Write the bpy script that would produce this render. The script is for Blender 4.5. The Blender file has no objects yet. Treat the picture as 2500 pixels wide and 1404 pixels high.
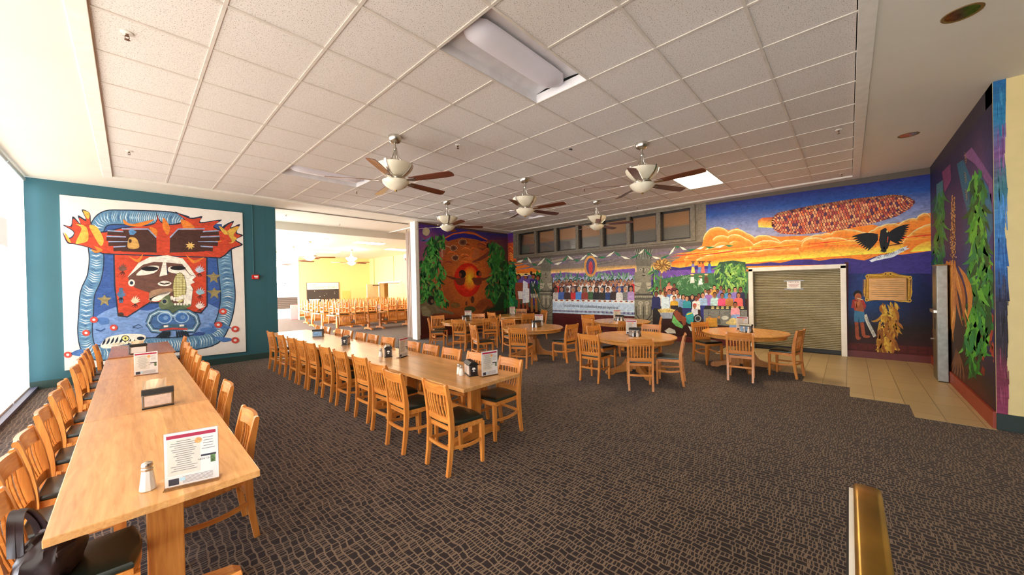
import bpy, bmesh, math, random
from mathutils import Vector, Matrix
random.seed(7)
PI = math.pi
SC = bpy.context.scene
COL = SC.collection
# ------------------------------------------------------------------ camera
FPX, YAW, PITCH, ROLL = 876.7, 0.81695, -0.0066985, -0.0211058
CAM = Vector((0.181, -4.32, 1.806))
def _axes():
    cy, sy, cp, sp = math.cos(YAW), math.sin(YAW), math.cos(PITCH), math.sin(PITCH)
    f = Vector((sy*cp, cy*cp, sp)); r = Vector((cy, -sy, 0)); u = r.cross(f)
    c, s = math.cos(ROLL), math.sin(ROLL)
    return c*r + s*u, -s*r + c*u, f
AX_R, AX_U, AX_F = _axes()
cd = bpy.data.cameras.new('camera'); cam = bpy.data.objects.new('camera', cd); COL.objects.link(cam)
cd.sensor_width = 36.0; cd.lens = FPX/2500*36.0; cd.clip_start = 0.02; cd.clip_end = 200
M = Matrix((AX_R, AX_U, -AX_F)).transposed().to_4x4(); M.translation = CAM
cam.matrix_world = M
SC.camera = cam
# ------------------------------------------------------------------ world, exposure
SC.view_settings.view_transform = 'Standard'; SC.view_settings.look = 'None'
SC.view_settings.exposure = 0.0; SC.view_settings.gamma = 1.0; SC.view_settings.use_curve_mapping = False
W = bpy.data.worlds.new('world'); SC.world = W; W.use_nodes = True
W.node_tree.nodes['Background'].inputs[0].default_value = (1.0, 0.78, 0.54, 1)
W.node_tree.nodes['Background'].inputs[1].default_value = 0.06
# emission levels of the things that shine
E_SHADE, E_TROFFER, E_FARLAMP, E_FARFAN, E_FARWIN = 3.5, 44.0, 22.0, 40.0, 11.0

def ray(x, y): return AX_F + (x-1250)/FPX*AX_R - (y-702)/FPX*AX_U
def on_u(x, y, u): d = ray(x, y); return CAM + d*((u-CAM.x)/d.x)
def on_v(x, y, v): d = ray(x, y); return CAM + d*((v-CAM.y)/d.y)

# ------------------------------------------------------------------ colours and materials
def lin(c):
    c = c/255.0
    return c/12.92 if c <= 0.04045 else ((c+0.055)/1.055)**2.4
def rgb(r, g, b, k=1.0): return (min(lin(r)*k, 1), min(lin(g)*k, 1), min(lin(b)*k, 1), 1)
class NT:
    def __init__(s, name):
        s.m = bpy.data.materials.new(name); s.m.use_nodes = True
        s.t = s.m.node_tree; s.b = s.t.nodes['Principled BSDF']; s.out = s.t.nodes['Material Output']
    def n(s, typ, **kw):
        nd = s.t.nodes.new(typ)
        for k, v in kw.items():
            if k.startswith('i_'):
                key = k[2:]; key = int(key) if key.isdigit() else key.replace('_', ' ')
                nd.inputs[key].default_value = v
            else: setattr(nd, k, v)
        return nd
    def l(s, a, b): s.t.links.new(a, b)
    def coords(s, scale, kind='Object', rnd=False):
        tc = s.n('ShaderNodeTexCoord'); mp = s.n('ShaderNodeMapping'); mp.inputs['Scale'].default_value = scale
        s.l(tc.outputs[kind], mp.inputs['Vector'])
        if rnd:
            oi = s.n('ShaderNodeObjectInfo'); mu = s.n('ShaderNodeVectorMath', operation='MULTIPLY')
            mu.inputs[1].default_value = (37, 53, 71); s.l(oi.outputs['Random'], mu.inputs[0]); s.l(mu.outputs[0], mp.inputs['Location'])
        return mp.outputs['Vector']
    def ramp(s, fac, stops):
        r = s.n('ShaderNodeValToRGB'); el = r.color_ramp.elements
        while len(el) < len(stops): el.new(0.5)
        for e, (p, c) in zip(el, stops): e.position = p; e.color = c
        s.l(fac, r.inputs[0]); return r.outputs[0]
    def math(s, op, a, b=None, c=None):
        nd = s.n('ShaderNodeMath', operation=op)
        for i, x in enumerate((a, b, c)):
            if x is None: continue
            if isinstance(x, (int, float)): nd.inputs[i].default_value = x
            else: s.l(x, nd.inputs[i])
        return nd.outputs[0]
    def mix(s, fac, a, b, mode='MIX'):
        nd = s.n('ShaderNodeMix', data_type='RGBA', blend_type=mode)
        for sock, x in ((nd.inputs[0], fac), (nd.inputs[6], a), (nd.inputs[7], b)):
            if isinstance(x, (int, float, tuple)): sock.default_value = x
            else: s.l(x, sock)
        return nd.outputs[2]
    def bump(s, h, dist, strength=0.5):
        b = s.n('ShaderNodeBump'); b.inputs['Distance'].default_value = dist; b.inputs['Strength'].default_value = strength
        s.l(h, b.inputs['Height']); s.l(b.outputs[0], s.b.inputs['Normal'])
MATS = {}
def plain(name, c, rough=0.5, metal=0.0, spec=0.5, noise=0.06, scale=8.0, coat=0.0):
    if name in MATS: return MATS[name]
    t = NT(name); b = t.b
    nz = t.n('ShaderNodeTexNoise'); nz.inputs['Scale'].default_value = scale; nz.inputs['Detail'].default_value = 3
    t.l(t.coords((1, 1, 1)), nz.inputs['Vector'])
    lo = tuple(x*(1-noise) for x in c[:3])+(1,); hi = tuple(min(1, x*(1+noise)) for x in c[:3])+(1,)
    t.l(t.ramp(nz.outputs[0], [(0.3, lo), (0.7, hi)]), b.inputs['Base Color'])
    b.inputs['Roughness'].default_value = rough; b.inputs['Metallic'].default_value = metal
    b.inputs['Specular IOR Level'].default_value = spec
    if coat: b.inputs['Coat Weight'].default_value = coat; b.inputs['Coat Roughness'].default_value = 0.15
    MATS[name] = t.m; return t.m
def emit(name, c, k, base=None):
    t = NT(name); b = t.b
    b.inputs['Base Color'].default_value = base or (0.8, 0.8, 0.8, 1)
    nz = t.n('ShaderNodeTexNoise'); nz.inputs['Scale'].default_value = 2.0
    t.l(t.ramp(nz.outputs[0], [(0.3, tuple(x*0.96 for x in c[:3])+(1,)), (0.7, c)]), b.inputs['Emission Color'])
    b.inputs['Emission Strength'].default_value = k
    MATS[name] = t.m; return t.m
def wood(name, axis, c_lo, c_hi, rough=0.35, planks=0.0):
    t = NT(name); sc = [26, 26, 26]; sc[axis] = 2.2
    v = t.coords(tuple(sc), rnd=True)
    n1 = t.n('ShaderNodeTexNoise'); n1.inputs['Scale'].default_value = 1.6; n1.inputs['Detail'].default_value = 6; n1.inputs['Distortion'].default_value = 0.6
    t.l(v, n1.inputs['Vector'])
    col = t.ramp(n1.outputs[0], [(0.28, c_lo), (0.72, c_hi)])
    oi = t.n('ShaderNodeObjectInfo')
    k = t.math('MULTIPLY_ADD', oi.outputs['Random'], 0.16, 0.90)
    if planks:
        tc = t.n('ShaderNodeTexCoord'); sx = t.n('ShaderNodeSeparateXYZ'); t.l(tc.outputs['Object'], sx.inputs[0])
        cell = t.math('FLOOR', t.math('DIVIDE', sx.outputs[1-axis], planks))
        wn = t.n('ShaderNodeTexWhiteNoise', noise_dimensions='2D'); cv = t.n('ShaderNodeCombineXYZ')
        t.l(cell, cv.inputs[0]); t.l(oi.outputs['Random'], cv.inputs[1]); t.l(cv.outputs[0], wn.inputs['Vector'])
        k = t.math('MULTIPLY', k, t.math('MULTIPLY_ADD', wn.outputs['Value'], 0.20, 0.88))
        big = t.n('ShaderNodeTexNoise'); big.inputs['Scale'].default_value = 1.3; big.inputs['Detail'].default_value = 4
        t.l(tc.outputs['Object'], big.inputs['Vector'])
        k = t.math('MULTIPLY', k, t.math('MULTIPLY_ADD', big.outputs[0], 0.25, 0.87))
    kv = t.n('ShaderNodeCombineColor')
    for i in range(3): t.l(k, kv.inputs[i])
    t.l(t.mix(1.0, col, kv.outputs[0], 'MULTIPLY'), t.b.inputs['Base Color'])
    t.b.inputs['Roughness'].default_value = rough
    t.b.inputs['Coat Weight'].default_value = 0.25; t.b.inputs['Coat Roughness'].default_value = 0.22
    MATS[name] = t.m; return t.m
WLO, WHI = rgb(190, 108, 42), rgb(228, 152, 72)
wood_z = wood('maple_upright', 2, WLO, WHI); wood_x = wood('maple_cross', 0, WLO, WHI); wood_y = wood('maple_deep', 1, WLO, WHI)
top_y = wood('maple_table', 1, rgb(202, 141, 80), rgb(230, 174, 110), 0.3, planks=0.062)
top_x = wood('maple_table_cross', 0, rgb(205, 145, 85), rgb(232, 180, 118), 0.3, planks=0.062)
top_dark = wood('brown_table', 1, rgb(150, 92, 58), rgb(182, 120, 80), 0.35, planks=0.07)
oak = wood('oak_table', 0, rgb(196, 128, 58), rgb(226, 162, 84), 0.26, planks=0.11)
oak_z = wood('oak_upright', 2, rgb(170, 105, 50), rgb(205, 140, 72))
blade_w = wood('walnut_blade', 0, rgb(78, 38, 24), rgb(122, 62, 40), 0.35)
vinyl = plain('green_black_vinyl', rgb(20, 32, 26), 0.32, spec=0.6, coat=0.2)
chrome = plain('brushed_nickel', rgb(205, 200, 190), 0.28, 1.0)
steel = plain('galvanised_steel', rgb(150, 148, 140), 0.42, 1.0, noise=0.15, scale=14)
blackp = plain('black_plastic', rgb(30, 28, 28), 0.38)
whitep = plain('white_paper', rgb(240, 236, 230), 0.6)
cream_glass = plain('alabaster_glass', rgb(236, 226, 200), 0.28, noise=0.08, scale=5)
offw = plain('white_paint', rgb(236, 230, 218), 0.5)
bronze = plain('bronze_rail', rgb(168, 128, 48), 0.3, 0.85, noise=0.25, scale=6)
redp = plain('red_enamel', rgb(200, 30, 28), 0.35)
brassm = plain('brass_plate', rgb(150, 108, 66), 0.36, 0.9, noise=0.12)
gold = plain('dark_gold', rgb(120, 90, 40), 0.5)
leather = plain('dark_leather', rgb(46, 30, 32), 0.38, noise=0.35, scale=14, coat=0.15)
teal = plain('teal_paint', rgb(46, 98, 110), 0.5, noise=0.03, scale=2)
green_base = plain('dark_green_base', rgb(40, 66, 62), 0.5)
cream_wall = plain('cream_paint', rgb(222, 200, 140), 0.55, noise=0.03)
yellow = plain('yellow_paint', rgb(250, 214, 146), 0.6, noise=0.02)
ceil_paint = plain('ceiling_paint', rgb(232, 224, 208), 0.7, noise=0.02, scale=1.5)
greyp = plain('grey_print', rgb(120, 116, 116), 0.7)
crimson = plain('crimson_print', rgb(160, 22, 60), 0.6)
darkp = plain('dark_print', rgb(48, 46, 58), 0.6)
greenp = plain('photo_green', rgb(80, 110, 60), 0.6, noise=0.6, scale=60)
orangep = plain('photo_orange', rgb(226, 150, 90), 0.6, noise=0.4, scale=60)
lblue = plain('pale_blue_print', rgb(170, 205, 220), 0.6)
maroon = plain('maroon_base', rgb(140, 52, 30), 0.5, noise=0.12)
pinkp = plain('pink_panel', rgb(238, 150, 160), 0.6)
brownp = plain('brown_panel', rgb(132, 108, 92), 0.6)
tape = plain('grey_tape', rgb(170, 172, 176), 0.4, noise=0.15)
def acrylic_mat():
    t = NT('clear_acrylic'); tr = t.n('ShaderNodeBsdfTransparent'); gl = t.n('ShaderNodeBsdfGlossy'); gl.inputs['Roughness'].default_value = 0.05
    mx = t.n('ShaderNodeMixShader'); fr = t.n('ShaderNodeFresnel'); fr.inputs[0].default_value = 1.25
    t.l(fr.outputs[0], mx.inputs[0]); t.l(tr.outputs[0], mx.inputs[1]); t.l(gl.outputs[0], mx.inputs[2]); t.l(mx.outputs[0], t.out.inputs[0])
    return t.m
acrylic = acrylic_mat()
def carpet_mat():
    t = NT('carpet'); tc = t.n('ShaderNodeTexCoord')
    nz = t.n('ShaderNodeTexNoise'); nz.inputs['Scale'].default_value = 5.0; nz.inputs['Detail'].default_value = 2
    t.l(tc.outputs['Object'], nz.inputs['Vector'])
    wob = t.n('ShaderNodeVectorMath', operation='MULTIPLY_ADD'); t.l(nz.outputs['Color'], wob.inputs[0]); wob.inputs[1].default_value = (0.075, 0.05, 0); t.l(tc.outputs['Object'], wob.inputs[2])
    nz2 = t.n('ShaderNodeTexNoise'); nz2.inputs['Scale'].default_value = 26.0; t.l(tc.outputs['Object'], nz2.inputs['Vector'])
    wob2 = t.n('ShaderNodeVectorMath', operation='MULTIPLY_ADD'); t.l(nz2.outputs['Color'], wob2.inputs[0]); wob2.inputs[1].default_value = (0.012, 0.008, 0); t.l(wob.outputs[0], wob2.inputs[2])
    sx = t.n('ShaderNodeSeparateXYZ'); t.l(wob2.outputs[0], sx.inputs[0]); X, Y = sx.outputs[0], sx.outputs[1]
    # wandering light threads along u and v, with short light dashes between them
    def lines(c, step, w, ph):
        f = t.math('FRACT', t.math('ADD', t.math('DIVIDE', c, step), ph)); return t.math('LESS_THAN', f, w)
    cellu = t.math('FLOOR', t.math('DIVIDE', X, 0.046)); wn = t.n('ShaderNodeTexWhiteNoise', noise_dimensions='1D'); t.l(cellu, wn.inputs['W'])
    cellv = t.math('FLOOR', t.math('DIVIDE', Y, 0.074)); wn2 = t.n('ShaderNodeTexWhiteNoise', noise_dimensions='2D'); cv = t.n('ShaderNodeCombineXYZ')
    t.l(cellv, cv.inputs[0]); t.l(cellu, cv.inputs[1]); t.l(cv.outputs[0], wn2.inputs['Vector'])
    l1 = lines(X, 0.046, 0.21, 0.0)
    l2 = lines(Y, 0.074, 0.12, wn.outputs['Value'])
    l3 = t.math('MULTIPLY', lines(Y, 0.024, 0.26, wn.outputs['Value']), t.math('GREATER_THAN', wn2.outputs['Value'], 0.42))
    f = t.math('MAXIMUM', t.math('MAXIMUM', l1, l2), l3)
    fine = t.n('ShaderNodeTexNoise'); fine.inputs['Scale'].default_value = 320; t.l(tc.outputs['Object'], fine.inputs['Vector'])
    big = t.n('ShaderNodeTexNoise'); big.inputs['Scale'].default_value = 1.1; t.l(tc.outputs['Object'], big.inputs['Vector'])
    dark = t.mix(big.outputs[0], rgb(38, 29, 30), rgb(50, 38, 36)); light = t.mix(big.outputs[0], rgb(118, 98, 82), rgb(134, 110, 88))
    c = t.mix(f, dark, light)
    g = t.ramp(fine.outputs[0], [(0.3, (0.62, 0.62, 0.62, 1)), (0.7, (1.2, 1.2, 1.2, 1))])
    t.l(t.mix(1.0, c, g, 'MULTIPLY'), t.b.inputs['Base Color']); t.b.inputs['Roughness'].default_value = 0.9
    t.b.inputs['Specular IOR Level'].default_value = 0.15
    t.b.inputs['Sheen Weight'].default_value = 0.12; t.b.inputs['Sheen Roughness'].default_value = 0.35
    t.bump(t.math('ADD', t.math('MULTIPLY', f, 0.5), fine.outputs[0]), 0.004, 0.6)
    return t.m
def tile_mat():
    t = NT('beige_tile'); br = t.n('ShaderNodeTexBrick'); br.offset = 0.0
    br.inputs['Color1'].default_value = rgb(176, 152, 112); br.inputs['Color2'].default_value = rgb(190, 166, 124); br.inputs['Mortar'].default_value = rgb(140, 120, 84)
    br.inputs['Scale'].default_value = 1.0; br.inputs['Mortar Size'].default_value = 0.006; br.inputs['Brick Width'].default_value = 0.61; br.inputs['Row Height'].default_value = 0.305
    t.l(t.coords((1, 1, 1)), br.inputs['Vector']); t.l(br.outputs[0], t.b.inputs['Base Color']); t.b.inputs['Roughness'].default_value = 0.38
    return t.m
def ceiling_tile_mat():
    t = NT('ceiling_tile'); v = t.coords((1, 1, 1))
    vo = t.n('ShaderNodeTexNoise'); vo.inputs['Scale'].default_value = 110; vo.inputs['Detail'].default_value = 2; t.l(v, vo.inputs['Vector'])
    sp = t.ramp(vo.outputs[0], [(0.33, rgb(150, 140, 130)), (0.41, rgb(228, 220, 212))])
    t.l(sp, t.b.inputs['Base Color']); t.b.inputs['Roughness'].default_value = 0.8
    return t.m
carpet = carpet_mat(); tile = tile_mat(); ctile = ceiling_tile_mat()
tee = plain('ceiling_tee', rgb(214, 204, 192), 0.5)
def slat_mat(name, c1, c2, period, axis_z=True, rough=0.5, metal=0.0):
    t = NT(name); tc = t.n('ShaderNodeTexCoord'); sx = t.n('ShaderNodeSeparateXYZ'); t.l(tc.outputs['Object'], sx.inputs[0])
    f = t.math('FRACT', t.math('DIVIDE', sx.outputs[2], period)); t.l(t.ramp(f, [(0.0, c1), (0.75, c2), (0.95, c1)]), t.b.inputs['Base Color'])
    t.b.inputs['Roughness'].default_value = rough; t.b.inputs['Metallic'].default_value = metal; return t.m
def paint_mat(name, rough=0.55):
    t = NT(name); a = t.n('ShaderNodeAttribute'); a.attribute_name = 'paint'
    nz = t.n('ShaderNodeTexNoise'); nz.inputs['Scale'].default_value = 9; nz.inputs['Detail'].default_value = 5; nz.inputs['Distortion'].default_value = 1.2
    t.l(t.coords((1, 1, 1.6)), nz.inputs['Vector'])
    g = t.ramp(nz.outputs[0], [(0.3, (0.72, 0.72, 0.74, 1)), (0.7, (1.22, 1.22, 1.2, 1))])
    t.l(t.mix(1.0, a.outputs['Color'], g, 'MULTIPLY'), t.b.inputs['Base Color']); t.b.inputs['Roughness'].default_value = rough; t.b.inputs['Specular IOR Level'].default_value = 0.3
    return t.m
mural_paint = paint_mat('mural_paint'); canvas_paint = paint_mat('canvas_paint', 0.6)

# ------------------------------------------------------------------ mesh building
class B:
    def __init__(s): s.bm = bmesh.new()
    def box(s, c, d, rz=0.0, bev=0.0, mat=None):
        vs = [s.bm.verts.new((x*d[0]/2, y*d[1]/2, z*d[2]/2)) for z in (-1, 1) for y in (-1, 1) for x in (-1, 1)]
        fs = [s.bm.faces.new([vs[i] for i in q]) for q in ((0, 2, 3, 1), (4, 5, 7, 6), (0, 1, 5, 4), (2, 6, 7, 3), (0, 4, 6, 2), (1, 3, 7, 5))]
        if bev:
            r = bmesh.ops.bevel(s.bm, geom=list({e for f in fs for e in f.edges}), offset=bev, segments=2, profile=0.6, affect='EDGES')
            vs = list({v for v in vs if v.is_valid} | set(r['verts']))
        m = Matrix.Translation(c) @ Matrix.Rotation(rz, 4, 'Z') @ (mat or Matrix.Identity(4))
        bmesh.ops.transform(s.bm, matrix=m, verts=vs); return s
    def loft(s, rings, cap=True, closed=True):
        R = [[s.bm.verts.new(p) for p in r] for r in rings]; n = len(R[0])
        for a, b in zip(R, R[1:]):
            for i in range(n if closed else n-1): s.bm.faces.new((a[i], a[(i+1) % n], b[(i+1) % n], b[i]))
        if cap and closed:
            s.bm.faces.new(R[0][::-1]); s.bm.faces.new(R[-1])
        return s
    def prism(s, poly, z0, z1, f=lambda x, y, z: (x, y, z)):
        return s.loft([[f(x, y, z0) for x, y in poly], [f(x, y, z1) for x, y in poly]])
    def band(s, pts, wv, th):
        """rectangular strip along pts; wv = full width vector (or list), th = thickness (or list)"""
        pts = [Vector(p) for p in pts]; n = len(pts); rings = []
        for i, p in enumerate(pts):
            t = (pts[min(i+1, n-1)]-pts[max(i-1, 0)]).normalized(); w = Vector(wv[i] if isinstance(wv, list) else wv)
            k = th[i] if isinstance(th, list) else th
            nn = w.cross(t).normalized()*(k/2); rings.append([p-w/2-nn, p+w/2-nn, p+w/2+nn, p-w/2+nn])
        return s.loft(rings)
    def tube(s, pts, r, n=8):
        pts = [Vector(p) for p in pts]; k = len(pts); rings = []; up = Vector((0, 0, 1))
        for i, p in enumerate(pts):
            t = (pts[min(i+1, k-1)]-pts[max(i-1, 0)]).normalized()
            a = t.cross(up if abs(t.z) < 0.95 else Vector((1, 0, 0))).normalized(); b = t.cross(a)
            rr = r[i] if isinstance(r, list) else r
            rings.append([p+(a*math.cos(2*PI*j/n)+b*math.sin(2*PI*j/n))*rr for j in range(n)])
        return s.loft(rings)
    def lathe(s, prof, n=24, c=(0, 0, 0), cap=True):
        return s.loft([[(c[0]+r*math.cos(2*PI*j/n), c[1]+r*math.sin(2*PI*j/n), c[2]+z) for j in range(n)] for r, z in prof], cap)
    def obj(s, name, mat, parent=None, smooth=False, loc=None, rz=0.0):
        bmesh.ops.recalc_face_normals(s.bm, faces=s.bm.faces)
        me = bpy.data.meshes.new(name); s.bm.to_mesh(me); s.bm.free()
        if smooth:
            for p in me.polygons: p.use_smooth = True
            me.set_sharp_from_angle(angle=math.radians(38))
        me.materials.append(mat)
        o = bpy.data.objects.new(name, me); COL.objects.link(o)
        if parent: o.parent = parent
        if loc: o.location = loc
        if rz: o.rotation_euler.z = rz
        return o
def tag(o, label, cat, group=None):
    o['label'] = label; o['category'] = cat
    if group: o['group'] = group
    return o
def thing(name, label, cat, loc=(0, 0, 0), rz=0.0, group=None):
    o = bpy.data.objects.new(name, None); COL.objects.link(o); o.location = loc; o.rotation_euler = (0, 0, rz)
    o.empty_display_size = 0.05
    return tag(o, label, cat, group)
def struct(o): o['kind'] = 'structure'; return o
KIDS = {}
def kids(o): return [c for c in COL.objects if c.parent == o]
def dup(root, loc, rot, label=None, cat=None, group=None):
    if root.name not in KIDS: KIDS[root.name] = [(c, kids(c)) for c in kids(root)]
    r = root.copy(); COL.objects.link(r); r.location = loc; r.rotation_euler = rot if not isinstance(rot, (int, float)) else (0, 0, rot)
    if label: r['label'] = label
    if group: r['group'] = group
    elif 'group' in r.keys() and group is not None: del r['group']
    for c, gs in KIDS[root.name]:
        k = c.copy(); COL.objects.link(k); k.parent = r
        for g in gs:
            h = g.copy(); COL.objects.link(h); h.parent = k
    return r
ORD = ['first', 'second', 'third', 'fourth', 'fifth', 'sixth', 'seventh', 'eighth', 'ninth', 'tenth', 'eleventh', 'twelfth', 'thirteenth']
def text(body, size, mat, name, parent=None, M=None, depth=0.0, shear=0.0, align='CENTER', width=None):
    cu = bpy.data.curves.new(name, 'FONT'); cu.body = body; cu.size = size; cu.align_x = align; cu.align_y = 'CENTER'; cu.extrude = depth; cu.shear = shear
    cu.resolution_u = 3
    ob = bpy.data.objects.new(name+'_curve', cu); COL.objects.link(ob)
    bpy.context.view_layer.update()
    me = bpy.data.meshes.new_from_object(ob.evaluated_get(bpy.context.evaluated_depsgraph_get()))
    bpy.data.objects.remove(ob); bpy.data.curves.remove(cu)
    if width and me.vertices:
        xs = [v.co.x for v in me.vertices]; w = max(xs)-min(xs)
        for v in me.vertices: v.co.x *= width/w
    me.materials.clear(); me.materials.append(mat)
    o = bpy.data.objects.new(name, me); COL.objects.link(o)
    if parent: o.parent = parent
    if M is not None: o.matrix_local = M
    return o
def frame(origin, xdir, ydir):
    x = Vector(xdir).normalized(); y = Vector(ydir).normalized(); z = x.cross(y)
    m = Matrix((x, y, z)).transposed().to_4x4(); m.translation = origin; return m
# ================================================================== the setting
ZS, ZT = 4.05, 4.072            # painted soffit, tile ceiling
VA, UB, VC, VO = 7.03, 11.5, -5.56, 6.5   # teal wall, long mural wall, right-hand mural wall, orange mural wall
UW, UE = -1.2, 7.10             # window wall, end of the right-hand mural wall
G = 0.7437                      # ceiling grid
def quad(name, pts, mat, parent=None):
    b = B(); b.bm.faces.new([b.bm.verts.new(p) for p in pts]); return b.obj(name, mat, parent)
# floors
step = [(7.05, VC), (7.05, -4.92), (7.66, -4.92), (7.66, -4.31), (8.28, -4.31), (8.28, -3.70), (8.89, -3.70), (8.89, -3.09), (9.5, -3.09), (9.5, -2.48), (10.11, -2.48), (10.11, -1.87), (UB, -1.87), (UB, VC)]
b = B(); b.prism([(-2.2, -7.5), (14, -7.5), (14, 30), (-2.2, 30)], -0.1, 0.0); struct(b.obj('floor', carpet))
b = B(); b.prism(step[::-1], 0.0005, 0.003); struct(b.obj('floor_tile', tile))
# far white floor beside the bright window of the second hall
b = B(); b.prism([(2.0, 21.6), (8.6, 21.6), (14.0, 29.9), (2.0, 29.9)], 0.0005, 0.004); struct(b.obj('floor_entry', plain('pale_entry_floor', rgb(235, 222, 210), 0.4)))
# ceilings
cu0, cu1, cv0, cv1 = 0.0, 15*G, -4.40, 8*G
b = B()
for x0, x1, y0, y1 in ((-1.6, cu0-0.12, -7.5, 9.35), (cu0-0.12, cu1+0.12, cv1+0.12, 9.35), (cu1+0.12, UB+0.3, -7.5, 9.35), (cu0-0.12, cu1+0.12, -7.5, cv0-0.12)):
    b.box(((x0+x1)/2, (y0+y1)/2, ZS+0.15), (x1-x0, y1-y0, 0.3))
ceil = struct(b.obj('ceiling', ceil_paint))
b = B()
for x0, x1, y0, y1 in ((cu0-0.12, cu0, cv0-0.12, cv1+0.12), (cu1, cu1+0.12, cv0-0.12, cv1+0.12), (cu0, cu1, cv1, cv1+0.12), (cu0, cu1, cv0-0.12, cv0)):
    b.box(((x0+x1)/2, (y0+y1)/2, ZS+0.040), (x1-x0, y1-y0, 0.104), bev=0.004)
struct(b.obj('trim_1', offw))
# holes for the four troffers are left out of the tile field
TRO = [(3, -3, 'u'), (3, 4, 'u'), (11, -3, 'u'), (11, 4, 'u')]      # grid cell of the low corner, each 2 x 1 cells
holes = {(i+d, j) for i, j, _ in TRO for d in (0, 1)}
b = B()
for i in range(15):
    for j in range(-6, 8):
        if (i, j) in holes: continue
        x0, x1 = i*G, (i+1)*G; y0, y1 = max(j*G, cv0), (j+1)*G
        b.box(((x0+x1)/2, (y0+y1)/2, ZT+0.012), (x1-x0-0.016, y1-y0-0.016, 0.02))
struct(b.obj('ceiling_tiles', ctile))
b = B()
for i in range(16):
    for j in range(-6, 8):
        if (i, j) in holes and (i-1, j) in holes: continue
        y0, y1 = max(j*G, cv0), (j+1)*G
        b.box((i*G, (y0+y1)/2, ZT+0.0), (0.026, y1-y0, 0.012))
for j in range(-5, 8):
    b.box(((cu0+cu1)/2, j*G, ZT+0.001), (cu1-cu0, 0.026, 0.012))
struct(b.obj('trim_2', tee))
b = B(); b.box(((cu0+cu1)/2, (cv0+cv1)/2, ZT+0.28), (cu1-cu0+0.4, cv1-cv0+0.4, 0.02)); struct(b.obj('ceiling_deck', plain('deck_grey', rgb(120, 120, 120), 0.8)))
# second hall ceiling, lower, with its beam face
b = B(); b.box((7, 19.6, 3.79+0.15), (20, 20.5, 0.3)); struct(b.obj('ceiling_far', ceil_paint))
b = B(); b.box((6.0, 9.29, 3.92), (16, 0.10, 0.262)); struct(b.obj('trim_3', ceil_paint))
b = B()
b.box((4.95, VA, ZS-0.012), (4.05, 0.05, 0.024)); struct(b.obj('trim_4', plain('ceiling_track', rgb(150, 140, 128), 0.5)))
b = B(); b.box((7.43, 8.0, ZS-0.01), (0.06, 2.7, 0.03)); struct(b.obj('trim_5', offw))
# teal wall
b = B(); b.box(((UW+2.93)/2, VA+0.15, 2.03), (2.93-UW, 0.3, 4.06)); wa = struct(b.obj('wall_left', teal))
b = B(); b.box((2.82, VA-0.006, 2.03), (0.22, 0.012, 4.04)); b.obj('panel', teal, wa)
b = B(); b.box(((UW+2.93)/2, VA-0.01, 0.075), (2.93-UW, 0.026, 0.15)); struct(b.obj('baseboard_left', green_base))
# orange mural wall, post and folding partition
b = B(); b.box(((7.0+UB)/2+0.1, VO+0.12, 2.03), (UB-7.0+0.2, 0.24, 4.06)); wo = struct(b.obj('wall_back', plain('base_plaster', rgb(90, 60, 50), 0.6)))
b = B(); b.box((9.25, VO-0.012, 0.07), (4.5, 0.022, 0.14)); struct(b.obj('baseboard_back', plain('oxblood_base', rgb(84, 30, 22), 0.5)))
b = B(); b.box((6.94, 6.60, 2.03), (0.12, 0.30, 4.06), bev=0.006); b.box((7.02, 6.52, 2.03), (0.05, 0.06, 4.06)); struct(b.obj('trim_6', offw))
b = B()
for k in range(5): b.box((7.28+0.0*k, 6.95+0.10*k, 1.9), (0.42, 0.085, 3.8), bev=0.01)
fp = tag(b.obj('folding_partition', brownp), 'brown folding partition stacked behind the white post of the opening', 'partition')
# long mural wall with window band and shutter opening
DV0, DV1, DZ = -4.19, -2.46, 2.04
WV0, WV1, WZ0, WZ1 = -1.00, 5.93, 3.07, 3.97
b = B(); b.box((UB+0.15, (VO+VC)/2, 2.03), (0.3, VO-VC+0.3, 4.06))
wb_bm = b
def wall_with_holes(u0, u1, y0, y1, z0, z1, hs):
    ys = sorted({y0, y1, *[h[0] for h in hs], *[h[1] for h in hs]}); zs = sorted({z0, z1, *[h[2] for h in hs], *[h[3] for h in hs]})
    b = B()
    for a, c in zip(ys, ys[1:]):
        for d, e in zip(zs, zs[1:]):
            if any(h[0] <= a and c <= h[1] and h[2] <= d and e <= h[3] for h in hs): continue
            b.box(((u0+u1)/2, (a+c)/2, (d+e)/2), (u1-u0, c-a, e-d))
    return b
wb_bm.bm.free()
b = wall_with_holes(UB, UB+0.3, VC-0.3, VO+0.2, 0, 4.06, [(DV0, DV1, 0, DZ), (WV0, WV1, WZ0, WZ1)])
wb = struct(b.obj('wall_right', plain('mural_ground', rgb(96, 84, 74), 0.6)))
# right-hand mural wall and the cream end wall
b = B(); b.box(((UE+UB)/2+0.1, VC-0.15, 2.03), (UB-UE+0.19, 0.3, 4.06)); wc = struct(b.obj('wall_front', plain('mural_ground_dark', rgb(40, 34, 50), 0.6)))
b = B(); b.box((UE+0.146, VC-1.15, 2.03), (0.3, 2.3, 4.06)); we = struct(b.obj('wall_end', None or cream_wall))
b = B()
for k in range(1, 10): b.box((UE-0.0045, VC-1.36, k*0.41), (0.004, 2.06, 0.008))
b.obj('mortar_joint', plain('mortar', rgb(196, 172, 116), 0.7), we)
b = B(); b.box((UE-0.014, VC-1.1, 0.095), (0.02, 2.2, 0.19)); struct(b.obj('baseboard_end', plain('dark_green_vinyl', rgb(24, 42, 36), 0.5)))
b = B(); b.box(((9.62+UE)/2, VC+0.012, 0.10), (9.62-UE, 0.026, 0.2)); b.box(((10.05+UB)/2, VC+0.012, 0.085), (UB-10.05, 0.026, 0.17)); struct(b.obj('baseboard_front', maroon))
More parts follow.
